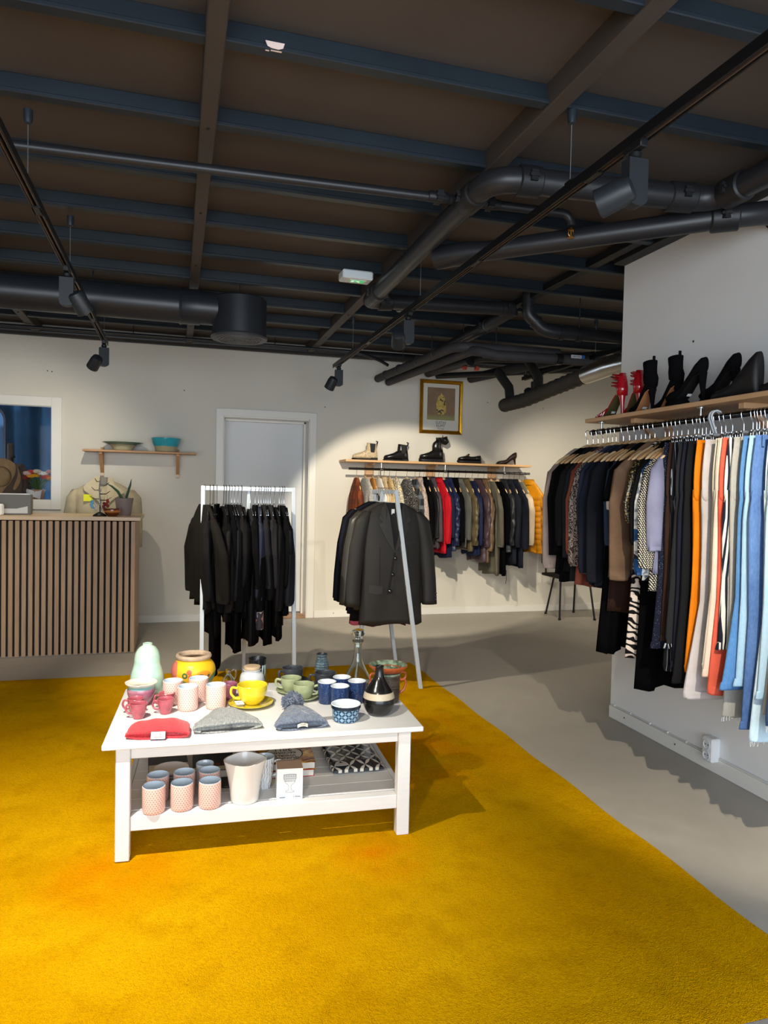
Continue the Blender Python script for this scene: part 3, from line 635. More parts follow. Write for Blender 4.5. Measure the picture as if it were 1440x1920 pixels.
# glass jug, mauve glass, jar, drip cup
m_cg = M('#f2f7f4', .03, trans=1, ior=1.48)
o = thing('glass_jug', 'tiny clear glass jug with a side handle beside the white jar', 'jug', (.24, 3.33, ZT))
vessel(MB(), smooth([(.026, 0), (.03, .006), (.029, .03), (.014, .052), (.012, .066), (.016, .078)], 4), .003, seg=24).build('jug_body', [m_cg, m_cg], o)
handle([(.013, 0, .07), (.03, 0, .075), (.034, 0, .055), (.028, 0, .035)], .0035, m_cg, o)
o = thing('tumbler', 'small mauve tumbler half hidden behind the front right dotted mug', 'cup', (.232, 3.13, ZT))
vessel(MB(), [(.022, 0), (.026, .01), (.032, .06), (.033, .07)], .003).build('tumbler_body', [M('#8c5064', .3), M('#8c5064', .3)], o)
m_jar = M('#c9cdd0', .15, spec=.6, coat=.4)
o = thing('storage_jar', 'white glazed jar with a flat wooden lid behind the yellow cup', 'jar', (.345, 3.3, ZT))
vessel(MB(), smooth([(.045, 0), (.054, .006), (.056, .04), (.05, .062), (.038, .07), (.038, .078), (.042, .082)]), .004).build('jar_body', [m_jar, m_jar], o)
MB().lathe([(.0015, .072), (.033, .072), (.0335, .084), (.037, .085), (.038, .096), (.036, .098), (.0015, .098)], 32).build('wooden_lid', M('#c3a988', .6, nz=.15, nsc=20), o)
MB().lathe([(.0565, .024), (.0567, .042)], 40, caps=(False, False)).build('printed_mark', M('#c9cdd0', .2), o)
text('♣', .02, M('#44443c', .6), o, (.0, -.0572, .034), (pi/2, 0, 0), 'emblem')
t = NT('drip_glaze'); u = uvx(t)[0]; zz = t.xyz(t.co())[2]; nn = t.noise(t.co('Object', (60, 60, 9)), 1.6, 3)
c = t.mix(t.ramp(t.ma('ADD', nn, t.ma('MULTIPLY', zz, .5)), .5, .56), lin('#b8cdc6'), lin('#15171a')); c = t.mix(t.ramp(zz, .078, .082), c, lin('#15171a'))
m_drip = t.done(c, .2, spec=.5, coat=.3)
o = thing('drip_glaze_cup', 'black and white drip-glazed cup behind the white jar', 'cup', (.38, 3.4, ZT))
vessel(MB(), [(.036, 0), (.04, .004), (.041, .05), (.042, .108)], .004).build('cup_body', [m_drip, M('#101113', .25)], o)
# blue-grey vase, decanter, beakers
t = NT('basket_vase'); zz = t.xyz(t.co())[2]; w1 = t.ma('SINE', t.ma('MULTIPLY', zz, 520)); w2 = t.ma('SINE', t.ma('MULTIPLY', uvx(t)[0], 150))
t.bump(t.ma('ADD', w1, t.ma('MULTIPLY', w2, .6)), .5, .004)
m_bk = t.done(t.mix(t.ramp(t.noise(t.co(), 25, 3), .3, .7), lin('#39464d'), lin('#5f7680')), .25, spec=.55, coat=.2)
o = thing('bud_vase', 'small blue-grey textured vase at the back edge of the tabletop', 'vase', (.679, 3.33, ZT))
vessel(MB(), smooth([(.022, 0), (.028, .01), (.033, .06), (.031, .09), (.024, .112), (.024, .122), (.027, .132)]), .004).build('vase_body', [m_bk, M('#22282c', .4)], o)
o = thing('decanter', 'clear glass ship decanter with a round stopper at the back right of the tabletop', 'decanter', (.807, 3.14, ZT))
vessel(MB(), smooth([(.062, 0), (.069, .004), (.0705, .02), (.067, .045), (.048, .085), (.027, .13), (.018, .17), (.017, .21), (.021, .22), (.024, .232)], 5), .0035, .006, 48).build('bottle', [m_cg, m_cg], o)
MB().lathe([(.018, .226), (.026, .228), (.027, .234), (.018, .238)], 36).build('neck_ring', m_cg, o)
MB().lathe(smooth([(.008, .2), (.011, .235), (.013, .248), (.027, .256), (.033, .268), (.027, .28), (.012, .287), (.0015, .288)], 4), 36).build('stopper', m_cg, o)
t = NT('speckled_blue'); n1 = t.noise(t.co(), 240, 2); m_blu = t.done(t.mix(t.ramp(n1, .5, .66), lin('#1c2b52'), lin('#3d5a86')), .3, spec=.5, coat=.2)
def beaker(label, loc):
    o = thing('beaker', label, 'cup', loc, 0, 'speckled blue beakers')
    vessel(MB(), [(.033, 0), (.0355, .004), (.038, .04), (.0405, .092)], .0035).build('beaker_body', [m_blu, M('#d5dadd', .15, coat=.3)], o); return o
bk = beaker('speckled blue beaker at the left of the group of four', (.634, 2.99, ZT))
for x, y, lb in ((.714, 3.05, 'speckled blue beaker at the back of the group of four'), (.674, 2.912, 'speckled blue beaker at the front of the group, behind the patterned ramekin'), (.764, 2.975, 'speckled blue beaker at the right of the group, beside the black vase')): dup(bk, (x, y, ZT), x*3, lb)
t = NT('damask'); u = uvx(t)[0]; zz = t.xyz(t.co())[2]
a = t.ma('SINE', t.ma('MULTIPLY', u, 2*pi*12)); b_ = t.ma('SINE', t.ma('MULTIPLY', zz, 2*pi/.026)); a2 = t.ma('SINE', t.ma('MULTIPLY', u, 2*pi*24)); b2 = t.ma('SINE', t.ma('MULTIPLY', zz, 2*pi/.013))
f = t.ma('ABSOLUTE', t.ma('ADD', t.ma('MULTIPLY', a, b_), t.ma('MULTIPLY', t.ma('MULTIPLY', a2, b2), .7)))
c = t.mix(t.ramp(f, .22, .12), lin('#1d3a56'), lin('#8fb0c4')); c = t.mix(t.ramp(zz, .05, .053), c, lin('#16212f')); m_dam = t.done(c, .25, spec=.5, coat=.3)
o = thing('ramekin', 'low round ramekin with a pale blue damask pattern at the front of the tabletop', 'bowl', (.662, 2.748, ZT))
vessel(MB(), [(.047, 0), (.052, .003), (.056, .05), (.06, .053), (.06, .066)], .005).build('ramekin_body', [m_dam, M('#dfe4e6', .15, coat=.3)], o)
# black vase with a sand band
t = NT('banded_black'); zz = t.xyz(t.co())[2]; k = t.ma('MULTIPLY', t.ramp(zz, .071, .073), t.ramp(zz, .098, .096))
m_bv = t.done(t.mix(k, lin('#131211'), t.mix(t.noise(t.co(), 200, 2), lin('#a89880'), lin('#c2b49c'))), t.ma('MULTIPLY_ADD', k, .3, .22), spec=.55, coat=.15)
o = thing('bottle_vase', 'black pear-shaped vase with a sand-coloured band at the front right corner', 'vase', (.811, 2.79, ZT))
vessel(MB(), smooth([(.03, 0), (.05, .012), (.065, .045), (.066, .065), (.058, .098), (.038, .128), (.022, .155), (.017, .18), (.017, .196), (.019, .2)]), .004, seg=44).build('vase_body', [m_bv, M('#131211', .3)], o)
# stoneware pot with handles
t = NT('stoneware'); nn = t.noise(t.co('Object', (6, 6, 60)), 3, 4); t.bump(nn, .9, .008)
m_st = t.done(t.mix(t.ramp(nn, .35, .7), lin('#231e1b'), lin('#54483d')), .3, spec=.5, coat=.2)
t = NT('green_drip'); u = uvx(t)[0]; n1 = t.noise(t.co('Object', (8, 8, 2)), 6, 4); m_gd = t.done(t.mix(t.ramp(n1, .38, .62), lin('#4f5f4a'), lin('#8fa38c')), .15, coat=.5)
m_or = M('#a8512a', .3, spec=.5, nz=.25, nsc=40)
o = thing('stoneware_pot', 'dark ribbed stoneware pot with orange-brown rim and double handles behind the black vase', 'pot', (.898, 2.955, ZT))
vessel(MB(), smooth([(.045, 0), (.05, .01), (.054, .05), (.052, .1), (.055, .125), (.066, .14)]), .005).build('pot_body', [m_st, m_gd], o)
MB().lathe([(.064, .136), (.075, .146), (.084, .155), (.085, .16), (.082, .163), (.074, .154), (.06, .142)], 44, caps=(False, False)).build('flared_rim', [m_or], o)
MB().lathe([(.0815, .1625), (.073, .1545), (.0595, .141), (.055, .12)], 44, caps=(False, False)).build('glazed_inside', m_gd, o)
for sg in (-1, 1):
    handle([(sg*.056, 0, .125), (sg*.078, 0, .122), (sg*.08, 0, .1), (sg*.062, 0, .092), (sg*.054, 0, .1)], .005, m_or, o)
    handle([(sg*.055, 0, .092), (sg*.08, 0, .088), (sg*.079, 0, .056), (sg*.06, 0, .035), (sg*.052, 0, .045)], .0055, m_or, o)
# price tags
m_card = M('#dcdad4', .6)
for x, y, a, lb, hexc in ((.575, 2.995, -.3, 'white price tag on the tabletop beside the pom-pom beanie', '#dcdad4'), (.455, 3.17, .5, 'white price tag by the sage saucer', '#dcdad4'), (.598, 2.782, .1, 'grey square card left of the patterned ramekin', '#8d8c88')):
    o = thing('price_tag', lb, 'price tag', (x, y, ZT), a)
    MB().box((0, 0, .0008), (.042, .034, .0012)).build('card', M(hexc, .6), o)
    if hexc == '#dcdad4': MB().tube([(.0, .016, .001), (-.005, .04, .002), (-.02, .055, .004)], .0008, 5).build('string', M('#eeeeea', .7), o)
o = thing('price_tag', 'small white price tag leaning on the yellow saucer', 'price tag', (.262, 2.99, ZT+.022), .3, rot=(.25, .1, .3))
MB().box((0, 0, .0008), (.036, .03, .0012)).build('card', m_card, o); text('5,-', .014, M('#55524c', .6), o, (0, 0, .0016), (0, 0, 0))
# ------------------------------------------------------------------ knitted hats
def knit(name, hexc, scale, cable=False):
    t = NT(name); co = t.co(); x, y, z = t.xyz(co)
    w = t.ma('SINE', t.ma('MULTIPLY', x, scale)); v2 = t.ma('SINE', t.ma('ADD', t.ma('MULTIPLY', y, scale*.8), t.ma('MULTIPLY', t.ma('ABSOLUTE', w), 2)))
    hgt = t.ma('ADD', w, t.ma('MULTIPLY', v2, .7))
    if cable:
        a = t.ma('SINE', t.ma('ADD', t.ma('MULTIPLY', x, 150), t.ma('MULTIPLY', t.ma('SINE', t.ma('MULTIPLY', y, 130)), 1.6))); hgt = t.ma('ADD', t.ma('MULTIPLY', hgt, .35), t.ma('MULTIPLY', a, 1.6))
    t.bump(hgt, .5, .006); c = lin(hexc); n1 = t.noise(co, 90, 3)
    return t.done(t.mix(t.ramp(n1, .3, .7), tuple(k*.8 for k in c[:3])+(1,), tuple(min(1, k*1.15) for k in c[:3])+(1,)), .9, spec=.15, sheen=.3)
def beanie(label, loc, rz, m, mcuff, wid, L, th, prof, cuff, n=48, pompom=None, rib=0, open_=.5):
    o = thing('beanie', label, 'beanie', loc, rz); rings = []
    N = 16
    for i in range(N+1):
        u = i/N; y = L*u; w = wid/2*prof(u); T = th*(.55+.5*sin(pi*min(1, u*1.05))**.7)*(.35 if i == N else 1)
        row = []
        for j in range(n):
            a = 2*pi*j/n; ca, sa = cos(a), sin(a)
            xx = w*(abs(ca)**.75)*(1 if ca > 0 else -1); zc = T*(1+sa*(1+.1*sin(7*xx/wid*3+5*u))*(1-.15*abs(ca)))
            row.append((xx, y+.004*sin(9*xx/wid), max(zc, .0005)*1.0))
        rings.append(row)
    MB().loft(rings, (False, True)).build('crown', m, o, angle=180)
    rings = []
    for y, s, tt in ((-.004, .985, .8), (-.006, 1.02, 1.05), (cuff*.5, 1.045, 1.12), (cuff, 1.03, 1.06), (cuff+.003, .99, 1.0)):
        row = []
        for j in range(n):
            a = 2*pi*j/n; ca, sa = cos(a), sin(a); k = 1+(.05*sin(rib*a) if rib else 0)
            xx = wid/2*prof(max(0, y/L))*s*(abs(ca)**.75)*(1 if ca > 0 else -1); row.append((xx, y+.004*sin(9*xx/wid), max(.0004, th*.6*(1+sa*tt*k))))
        rings.append(row)
    rings.insert(0, [(p[0]*.94, p[1]+.012, th*.6+(p[2]-th*.6)*open_) for p in rings[0]])
    MB().loft(rings, (True, False)).build('cuff', mcuff, o, angle=180)
    if pompom:
        pb = MB(); R = random.Random(5); c0 = Vector((0, L*.97, pompom*1.0))
        pb.ball(c0, pompom*.8, 16)
        for k in range(420):
            zz = R.uniform(-.75, 1); a = R.uniform(0, 2*pi); q = sqrt(1-zz*zz); dv = Vector((q*cos(a), q*sin(a), zz)); rr = pompom*R.uniform(.92, 1.08)
            e = c0+dv*rr; 
            if e.z < .002: e.z = .002
            pb.tube([c0+dv*pompom*.6, c0+dv*pompom*.8+Vector((R.uniform(-1, 1), R.uniform(-1, 1), R.uniform(-1, 1)))*.002, e], [.0026, .0026, .0012], 4)
        pb.build('pompom', M('#686f7c', .95, spec=.1, nz=.2, nsc=60), o)
    return o
m_red = knit('red_knit', '#d8343a', 1500); 
o = beanie('coral red beanie with a square white label at the front left of the tabletop', (-.058, 2.69, ZT), -.12, m_red, knit('red_cuff', '#d8343a', 1300), .222, .155, .021, lambda u: 1 if u < .35 else max(.2, sqrt(max(0, 1-((u-.35)/.68)**2.4)))*.99, .045)
lb = MB().box((0, 0, 0), (.05, .001, .026), bev=.0004).build('woven_label', M('#e9e4de', .6), o, (.005, -.0135, .0165)); lb.rotation_euler = (-.5, 0, 0)
MB().box((0, .0003, 0), (.054, .001, .03)).build('label_border', M('#3a3444', .6), lb)
text('LCJ', .012, M('#4a3c40', .7), lb, (0, -.0008, .004), (pi/2, 0, 0)); MB().box((0, -.0008, -.006), (.03, .0004, .002)).build('label_line', M('#c04a48', .6), lb)
m_gk = knit('grey_knit', '#8b8b88', 900)
o = beanie('light grey knitted beanie with a ribbed open brim in the middle of the tabletop front', (.197, 2.712, ZT), .06, m_gk, knit('grey_rib', '#94948f', 420), .255, .19, .028, lambda u: 1-.3*u if u < .2 else max(.16, .94*(1-.45*min(1, (u-.2)/.35)**.8)*sqrt(max(.02, 1-max(0, (u-.4)/.61)**2.6))), .036, rib=26)
MB().prism([(.0, 0), (.006, .006), (0, .012), (-.006, .006)], 0, .001).xf(Matrix.Translation((.008, -.009, .016)) @ Matrix.Rotation(pi/2-.4, 4, 'X')).build('badge', M('#4a4a4c', .4, .5), o)
MB().loft([[(-.105, -.0035, .003), (.105, -.0035, .003)], [(-.098, -.0035, .0125), (.098, -.0035, .0125)]], closed=False).build('brim_opening', M('#2f2f31', .95), o)
m_pk2 = knit('cable_knit', '#646c7a', 800, True)
o = beanie('slate blue cable-knit beanie with a big pompom and a pale label, front of the tabletop', (.472, 2.675, ZT), .03, m_pk2, knit('cable_rib', '#646c7a', 500), .2, .2, .028, lambda u: 1 if u < .12 else max(.2, 1-.8*((u-.12)/.88)**.9), .035, pompom=.047, rib=22)
MB().loft([[(-.085, -.0035, .004), (.085, -.0035, .004)], [(-.078, -.0035, .0115), (.078, -.0035, .0115)]], closed=False).build('brim_opening', M('#23262c', .95), o)
rings = [[(-.02+.04*i/10, -.016-.003*sin(pi*i/10), .012+z+.006*sin(pi*i/10)) for i in range(11)] for z in (0, .013)]
lb = MB().loft(rings, closed=False).build('sewn_label', M('#d2cdbd', .7), o); text('UGG', .01, M('#5c564a', .7), lb, (0, -.0195, .0245), (pi/2-.15, 0, 0))
# ------------------------------------------------------------------ things on the lower shelf
o = thing('plain_mug', 'plain white handleless mug behind the dotted mugs on the lower shelf', 'mug', (.122, 2.9, ZS))
vessel(MB(), [(.03, 0), (.033, .004), (.035, .04), (.035, .092)], .0035).build('mug_body', [M('#d9dde0', .2, coat=.2), m_in], o)
pl = MB().lathe([(.0015, 0), (.042, 0), (.045, .002), (.068, .012), (.069, .0145), (.044, .0062), (.0015, .005)], 40).build('plate', M('#dcd6d2', .2, coat=.2), None, (-.01, 2.93, ZS)); tag(pl, 'lowest white plate of the stack behind the dotted mugs', 'plate', 'white plates in a stack')
for k in range(1, 6):
    q = pl.copy(); COL.objects.link(q); q.location = (-.01+.001*(k % 3), 2.93, ZS+.0115*k); q['label'] = ['', 'second white plate from the bottom of the stack', 'third white plate from the bottom of the stack', 'fourth white plate from the bottom of the stack', 'white plate second from the top of the stack', 'top white plate of the stack behind the dotted mugs'][k]
def sq(r, z, n=40, e=.62, rot=0):
    row = []
    for j in range(n):
        a = 2*pi*j/n+rot; ca, sa = cos(a), sin(a); row.append((r*abs(ca)**e*(1 if ca > 0 else -1), r*abs(sa)**e*(1 if sa > 0 else -1), z))
    return row
m_tub = M('#e3ddd6', .22, spec=.5, coat=.25)
o = thing('white_planter', 'tall white flared square-rimmed planter in the middle of the lower shelf', 'planter', (.265, 2.735, ZS), .75)
prf = [(.05, 0, .95), (.053, .004, .95), (.056, .05, .9), (.062, .1, .8), (.07, .145, .7), (.073, .158, .68)]
MB().loft([[(0, 0, 0)]*40]+[sq(r, z, 40, e) for r, z, e in prf]+[sq(r-.005, z, 40, e) for r, z, e in prf[::-1][:-1]]+[[(0, 0, .006)]*40], (False, False)).build('planter_body', m_tub, o)
o = thing('patterned_mug', 'tall white mug with fine grey pattern and a handle behind the planter', 'mug', (.35, 2.83, ZS), .05)
t = NT('grey_lines'); wv = t.wave(t.co(), 30, 6, 'X', dscale=1.5); m_gl = t.done(t.mix(t.ramp(wv, .86, .94), lin('#e0e0de'), lin('#93999e')), .25, coat=.2)
vessel(MB(), [(.024, 0), (.028, .004), (.034, .05), (.041, .125)], .003).build('mug_body', [m_gl, m_in], o); handle([(.037, 0, .1), (.062, 0, .105), (.066, 0, .08), (.05, 0, .05), (.032, 0, .045)], .0045, m_gl, o)
o = MB().lathe([(.0015, 0), (.045, 0), (.047, .004), (.045, .008), (.0015, .007)], 32).build('trivet', M('#2b211a', .5), None, (.21, 2.9, ZS)); tag(o, 'dark round trivet behind the white planter', 'trivet')
# glass box
o = thing('gift_box', 'white carton printed with a glass goblet, standing right of the planter', 'box', (.437, 2.74, ZS), -.09)
MB().box((0, 0, .06), (.1, .09, .12), bev=.001).build('carton', M('#e4e6e6', .5), o); MB().box((0, 0, .1203), (.099, .089, .0006)).build('kraft_top', M('#a58a74', .7), o)
gb = MB(); ink = M('#8a8d90', .6); Lh = M('#c6cacc', .6); yy = -.0455
silh = [(.0, .028), (.016, .029), (.017, .033), (.006, .038), (.0045, .052), (.007, .058), (.018, .066), (.024, .082), (.0245, .098), (0, .1)]
pv = [(x, z) for x, z in silh]+[(-x, z) for x, z in silh[::-1]]
gp = MB().prism(pv, 0, .0003).xf(Matrix.Translation((0, yy, 0)) @ Matrix.Rotation(pi/2, 4, 'X')).build('printed_goblet', Lh, o)
ln = MB()
for a, b_ in zip(silh[:-1], silh[1:]):
    for s in (-1, 1): ln.bar((s*a[0], 0, a[1]), (s*b_[0], 0, b_[1]), .0012, .0004, up=(0, 1, 0))
for z, r in ((.072, .02), (.082, .0235), (.09, .0245), (.096, .0245)):
    for k in range(7): ln.ball((-r+2*r*(k+.5)/7, 0, z), .0022, 6, sc=(1, .15, 1))
ln.build('printed_outline', ink, gp, (0, yy-.0006, 0))
text('iittala', .0105, M('#55565a', .6), o, (.03, yy-.0003, .011), (pi/2, 0, 0)); MB().box((.0145, yy-.0002, .0105), (.0018, .0004, .007)).build('red_mark', M('#c03a34', .6), o)
bc = MB().box((-.028, yy, .013), (.028, .0003, .014)).build('barcode_label', M('#cfdce6', .6), o); q = MB()
for k in range(11): q.box((-.039+.0021*k, yy-.0003, .009), (.0008+.0005*(k % 3), .0003, .005))
q.build('barcode', M('#2c2f33', .6), bc)
# books
def book(label, loc, rz, w, d, h, mc, mp='#d8d2c6', group=None):
    o = thing('book', label, 'book', loc, rz, group)
    MB().box((0, 0, .0015), (w, d, .003), bev=.0008).box((0, 0, h-.0015), (w, d, .003), bev=.0008).box((0, d/2-.0015, h/2), (w, .003, h), bev=.0008).build('cover', mc, o)
    MB().box((0, -.002, h/2), (w-.008, d-.008, h-.006)).build('pages', M(mp, .8), o); return o
t = NT('flames'); n1 = t.noise(t.co('Object', (1, 2, 1)), 9, 4, .6, 1.2); c = t.mix(t.ramp(n1, .42, .55), lin('#7c1f16'), lin('#d99a20')); c = t.mix(t.ramp(n1, .55, .66), c, lin('#e8c860')); m_fl = t.done(c, .25, coat=.3)
for k, lb in ((0, 'lower of two thick record books lying behind the goblet carton'), (1, 'upper record book with a flame cover and round black and white title')):
    o = book(lb, (.462+.004*k, 3.05, ZS+.031*k), -.06, .23, .3, .03, m_fl if k else M('#b4332c', .3), group='record books')
    if k:
        dsc = MB().lathe([(.0015, .0005), (.083, .0005), (.083, 0)], 40, caps=(True, False)).build('title_disc', M('#d9d5cc', .5), o, (-.01, -.045, .03)); blk = M('#1b1a18', .5)
        r_ = MB(); r_.lathe([(.078, .0012), (.083, .0012)], 44, caps=(False, False)).build('title_ring', blk, dsc)
        for i, (s, z) in enumerate((('GUINNESS', .048), ('WORLD', .02), ('RECORDS', -.012), ('2011', -.047))): text(s, .027 if i < 3 else .04, blk, dsc, (0, -z, .0014), (0, 0, pi), sx=1.0 if i != 2 else .9)
o = book('black crime novel with red upside-down lettering on the lower shelf', (.165, 3.06, ZS), 0, .17, .2, .035, M('#181614', .35, coat=.2)); red = M('#a8201c', .5)
text('JO NESBØ', .034, red, o, (-.002, -.03, .0355), (0, 0, pi), sx=.9); MB().box((0, -.078, .0353), (.168, .04, .0006)).build('pale_band', M('#c9c2b2', .6), o)
o = book('dark book with a cream lower half behind the plates', (-.02, 3.09, ZS), .05, .16, .21, .028, M('#1c1b1a', .4)); MB().box((0, -.05, .0283), (.158, .1, .0006)).build('cream_half', M('#cbc3ae', .6), o)
# wrapped cloth
t = NT('petal_print'); x, y, z = t.xyz(t.co()); p = t.ma('ADD', t.ma('MULTIPLY', x, 15), t.ma('MULTIPLY', y, 11)); q = t.ma('SUBTRACT', t.ma('MULTIPLY', x, 15), t.ma('MULTIPLY', y, 11))
def petal(a, b): return t.ma('LESS_THAN', t.ma('SUBTRACT', .5, t.ma('ABSOLUTE', t.ma('SUBTRACT', t.ma('FRACT', a), .5))), t.ma('MULTIPLY', t.ma('ABSOLUTE', t.ma('SINE', t.ma('MULTIPLY', b, pi))), .13))
k = t.ma('MAXIMUM', petal(p, q), petal(q, p)); t.bump(t.noise(t.co(), 9, 3), .25, .02)
m_pet = t.done(t.mix(k, lin('#23262c'), lin('#c9c3b6')), .18, spec=.6, coat=.5)
o = thing('wrapped_tablecloth', 'folded dark cloth with white petal pattern in clear wrapping, right end of the lower shelf', 'cloth', (.755, 3.03, ZS), -.02)
rings = []
for i in range(13):
    y = -.165+.33*i/12; e = min(1, 4*min(i, 12-i)/12+.35); row = []
    for j in range(32):
        a = 2*pi*j/32; ca, sa = cos(a), sin(a); row.append((.112*abs(ca)**.35*(1 if ca > 0 else -1), y, .019+.018*e*abs(sa)**.5*(1 if sa > 0 else -1)+.001*sin(9*ca+3*y*20)*e))
    rings.append(row)
MB().loft(rings).build('folded_cloth', m_pet, o)
MB().box((-.07, -.135, .0385), (.045, .03, .0008)).build('paper_label', M('#b8b2a6', .7), o)
# ------------------------------------------------------------------ cloth materials
def cl(hexc, rough=.85, spec=.15, nz=.18, bmp=.25, sheen=0): return M(hexc, rough, 0, spec, nz=nz, nsc=7, bmp=bmp, bsc=90, sheen=sheen)
def patt(name, fn, rough=.85, spec=.15, bmp=.2):
    t = NT(name); co = t.co(); c = fn(t, co, t.xyz(co)); t.bump(t.noise(co, 70, 2), bmp, .005); return t.done(c, rough, spec=spec)
def sgn(t, v, k): return t.ma('SINE', t.ma('MULTIPLY', v, k))
def p_zebra(t, co, p): return t.mix(t.ramp(t.wave(t.co('Object', (1, 1, 1.5)), 13, 7, 'DIAGONAL', dscale=1.2), .42, .5), lin('#141312'), lin('#d8c8bb'))
def p_hound(t, co, p):
    a = t.ma('GREATER_THAN', sgn(t, t.ma('ADD', p[0], t.ma('MULTIPLY', p[2], .6)), 620), 0); b = t.ma('GREATER_THAN', sgn(t, t.ma('SUBTRACT', p[2], t.ma('MULTIPLY', p[0], .6)), 620), 0)
    return t.mix(t.ma('MAXIMUM', t.ma('MULTIPLY', a, b), t.ma('MULTIPLY', t.ma('GREATER_THAN', sgn(t, p[2], 620), .2), a)), lin('#15151a'), lin('#cfc6b4'))
def p_plaid(c0, c1, c2, k=70):
    def f(t, co, p):
        c = t.mix(t.ramp(sgn(t, t.ma('ADD', p[0], p[1]), k), .2, .5), lin(c0), lin(c1)); return t.mix(t.ma('MULTIPLY', t.ramp(sgn(t, p[2], k), .3, .6), .6), c, lin(c2))
    return f
def p_floral(t, co, p):
    v = t.vor(co, 13, 'Color'); x = t.xyz(v)[0]; d = t.vor(co, 13)
    c = t.mix(t.ma('GREATER_THAN', x, .55), lin('#d9dcd8'), lin('#1d4f86')); c = t.mix(t.ma('GREATER_THAN', x, .8), c, lin('#17222e'))
    return t.mix(t.ma('MULTIPLY', t.ramp(t.noise(co, 45, 3), .5, .6), .7), c, lin('#123055'))
def p_paisley(t, co, p): return t.mix(t.ramp(t.wave(co, 14, 14, 'X', dscale=3), .45, .6), lin('#3a302e'), lin('#8d8078'))
def p_stripe(c0, c1, k=150, w=.2, ax=0):
    return lambda t, co, p: t.mix(t.ma('GREATER_THAN', sgn(t, t.ma('ADD', p[ax], t.ma('MULTIPLY', p[1], .6)), k), w), lin(c0), lin(c1))
def p_spots(c0, c1, sc=60, r=.32): return lambda t, co, p: t.mix(t.ramp(t.vor(co, sc), r, r-.06), lin(c0), lin(c1))
def p_denim(c0, c1):
    def f(t, co, p):
        n = t.noise(t.co('Object', (1, 1, .35)), 160, 2); m = t.noise(co, 4, 3); return t.mix(t.ma('MULTIPLY_ADD', n, .5, t.ma('MULTIPLY', t.ramp(m, .3, .7), .5)), lin(c0), lin(c1))
    return f
def p_tweed(c0, c1): return lambda t, co, p: t.mix(t.ramp(t.vor(co, 120), .25, .5), lin(c0), lin(c1))
def p_floral2(t, co, p):
    x = t.xyz(t.vor(co, 22, 'Color'))[1]; c = t.mix(t.ma('GREATER_THAN', x, .62), lin('#3c3840'), lin('#b9b2b4')); return t.mix(t.ma('GREATER_THAN', t.xyz(t.vor(co, 9, 'Color'))[0], .72), c, lin('#b98a7c'))
def fleece(name, c0, c1, sc=60):
    t = NT(name); n = t.vor(t.co(), sc); t.bump(n, 1.0, .03); return t.done(t.mix(t.ramp(n, .1, .6), lin(c1), lin(c0)), .95, spec=.1, sheen=.3)
blk = cl('#0c0c0d', sheen=0, spec=.03); blk2 = cl('#131213', .75, .06, sheen=0); blk3 = cl('#09090b', .9, .02, sheen=0); velvet = cl('#171513', .9, .05); navy = cl('#171a26'); slate = cl('#2c3442')
denims = {k: patt('denim_'+k, p_denim(a, b), .85, .15, .35) for k, a, b in (('mid', '#2f5f98', '#6795c6'), ('light', '#7ea8c8', '#aecbdd'), ('dark', '#27457c', '#6a8cc0'), ('pale', '#a9c8dc', '#dbe7ec'), ('grey', '#8d8c88', '#b5b2ac'), ('deep', '#24324f', '#3c5680'))}
# ------------------------------------------------------------------ garment shapes
GR = random.Random(11)
def torso(mb, w, L, t, flare=1., seed=0, neck=.085, slope=.1, fold=.008, nf=3, quilt=0, hemv=.012, n=44, dip=.03, mi=0, side=0):
    zs = [0, -.18*slope, -.45*slope, -.75*slope, -slope]; m = 20 if not quilt else int(L/quilt*6)
    zs += [-slope-(L-slope)*(i+1)/m for i in range(m)]; rings = []
    for z in zs:
        if z >= -slope:
            k = (-z/slope)**.85; hw = neck+(w/2-neck)*k; T = .018+(t*.75-.018)*k; u = 0
        else:
            u = (-z-slope)/(L-slope); hw = w/2*(1+(flare-1)*u-.06*sin(pi*u)); T = t*(.75+.35*sin(pi*min(1, .1+u)))
        if quilt: q = abs(sin(pi*(-z-slope)/quilt)) if u > 0 else .6; T *= .84+.22*q**.6; hw *= .985+.02*q**.5
        row = []
        for j in range(n):
            a = 2*pi*j/n; ca, sa = cos(a), sin(a)
            x = hw*abs(ca)**.85*(1 if ca > 0 else -1); y = T*abs(sa)**.8*(1 if sa > 0 else -1)
            y += fold*(.25+u)*(sin(nf*3.1*x/max(hw, .01)+seed+u*1.3)+.5*sin(nf*7.3*x/max(hw, .01)+2*seed))*(1 if u else .2)
            zz = z+(dip*(1-abs(x)/hw)*-1 if z > -.001 else 0)*0
            if z == zs[-1]: zz += hemv*sin(5*x/hw+seed)+hemv*.5*sin(11*x/hw+seed*2)
            row.append((x+side*u, y, zz))
        rings.append(row)
    return mb.loft(rings, (False, True), mi)
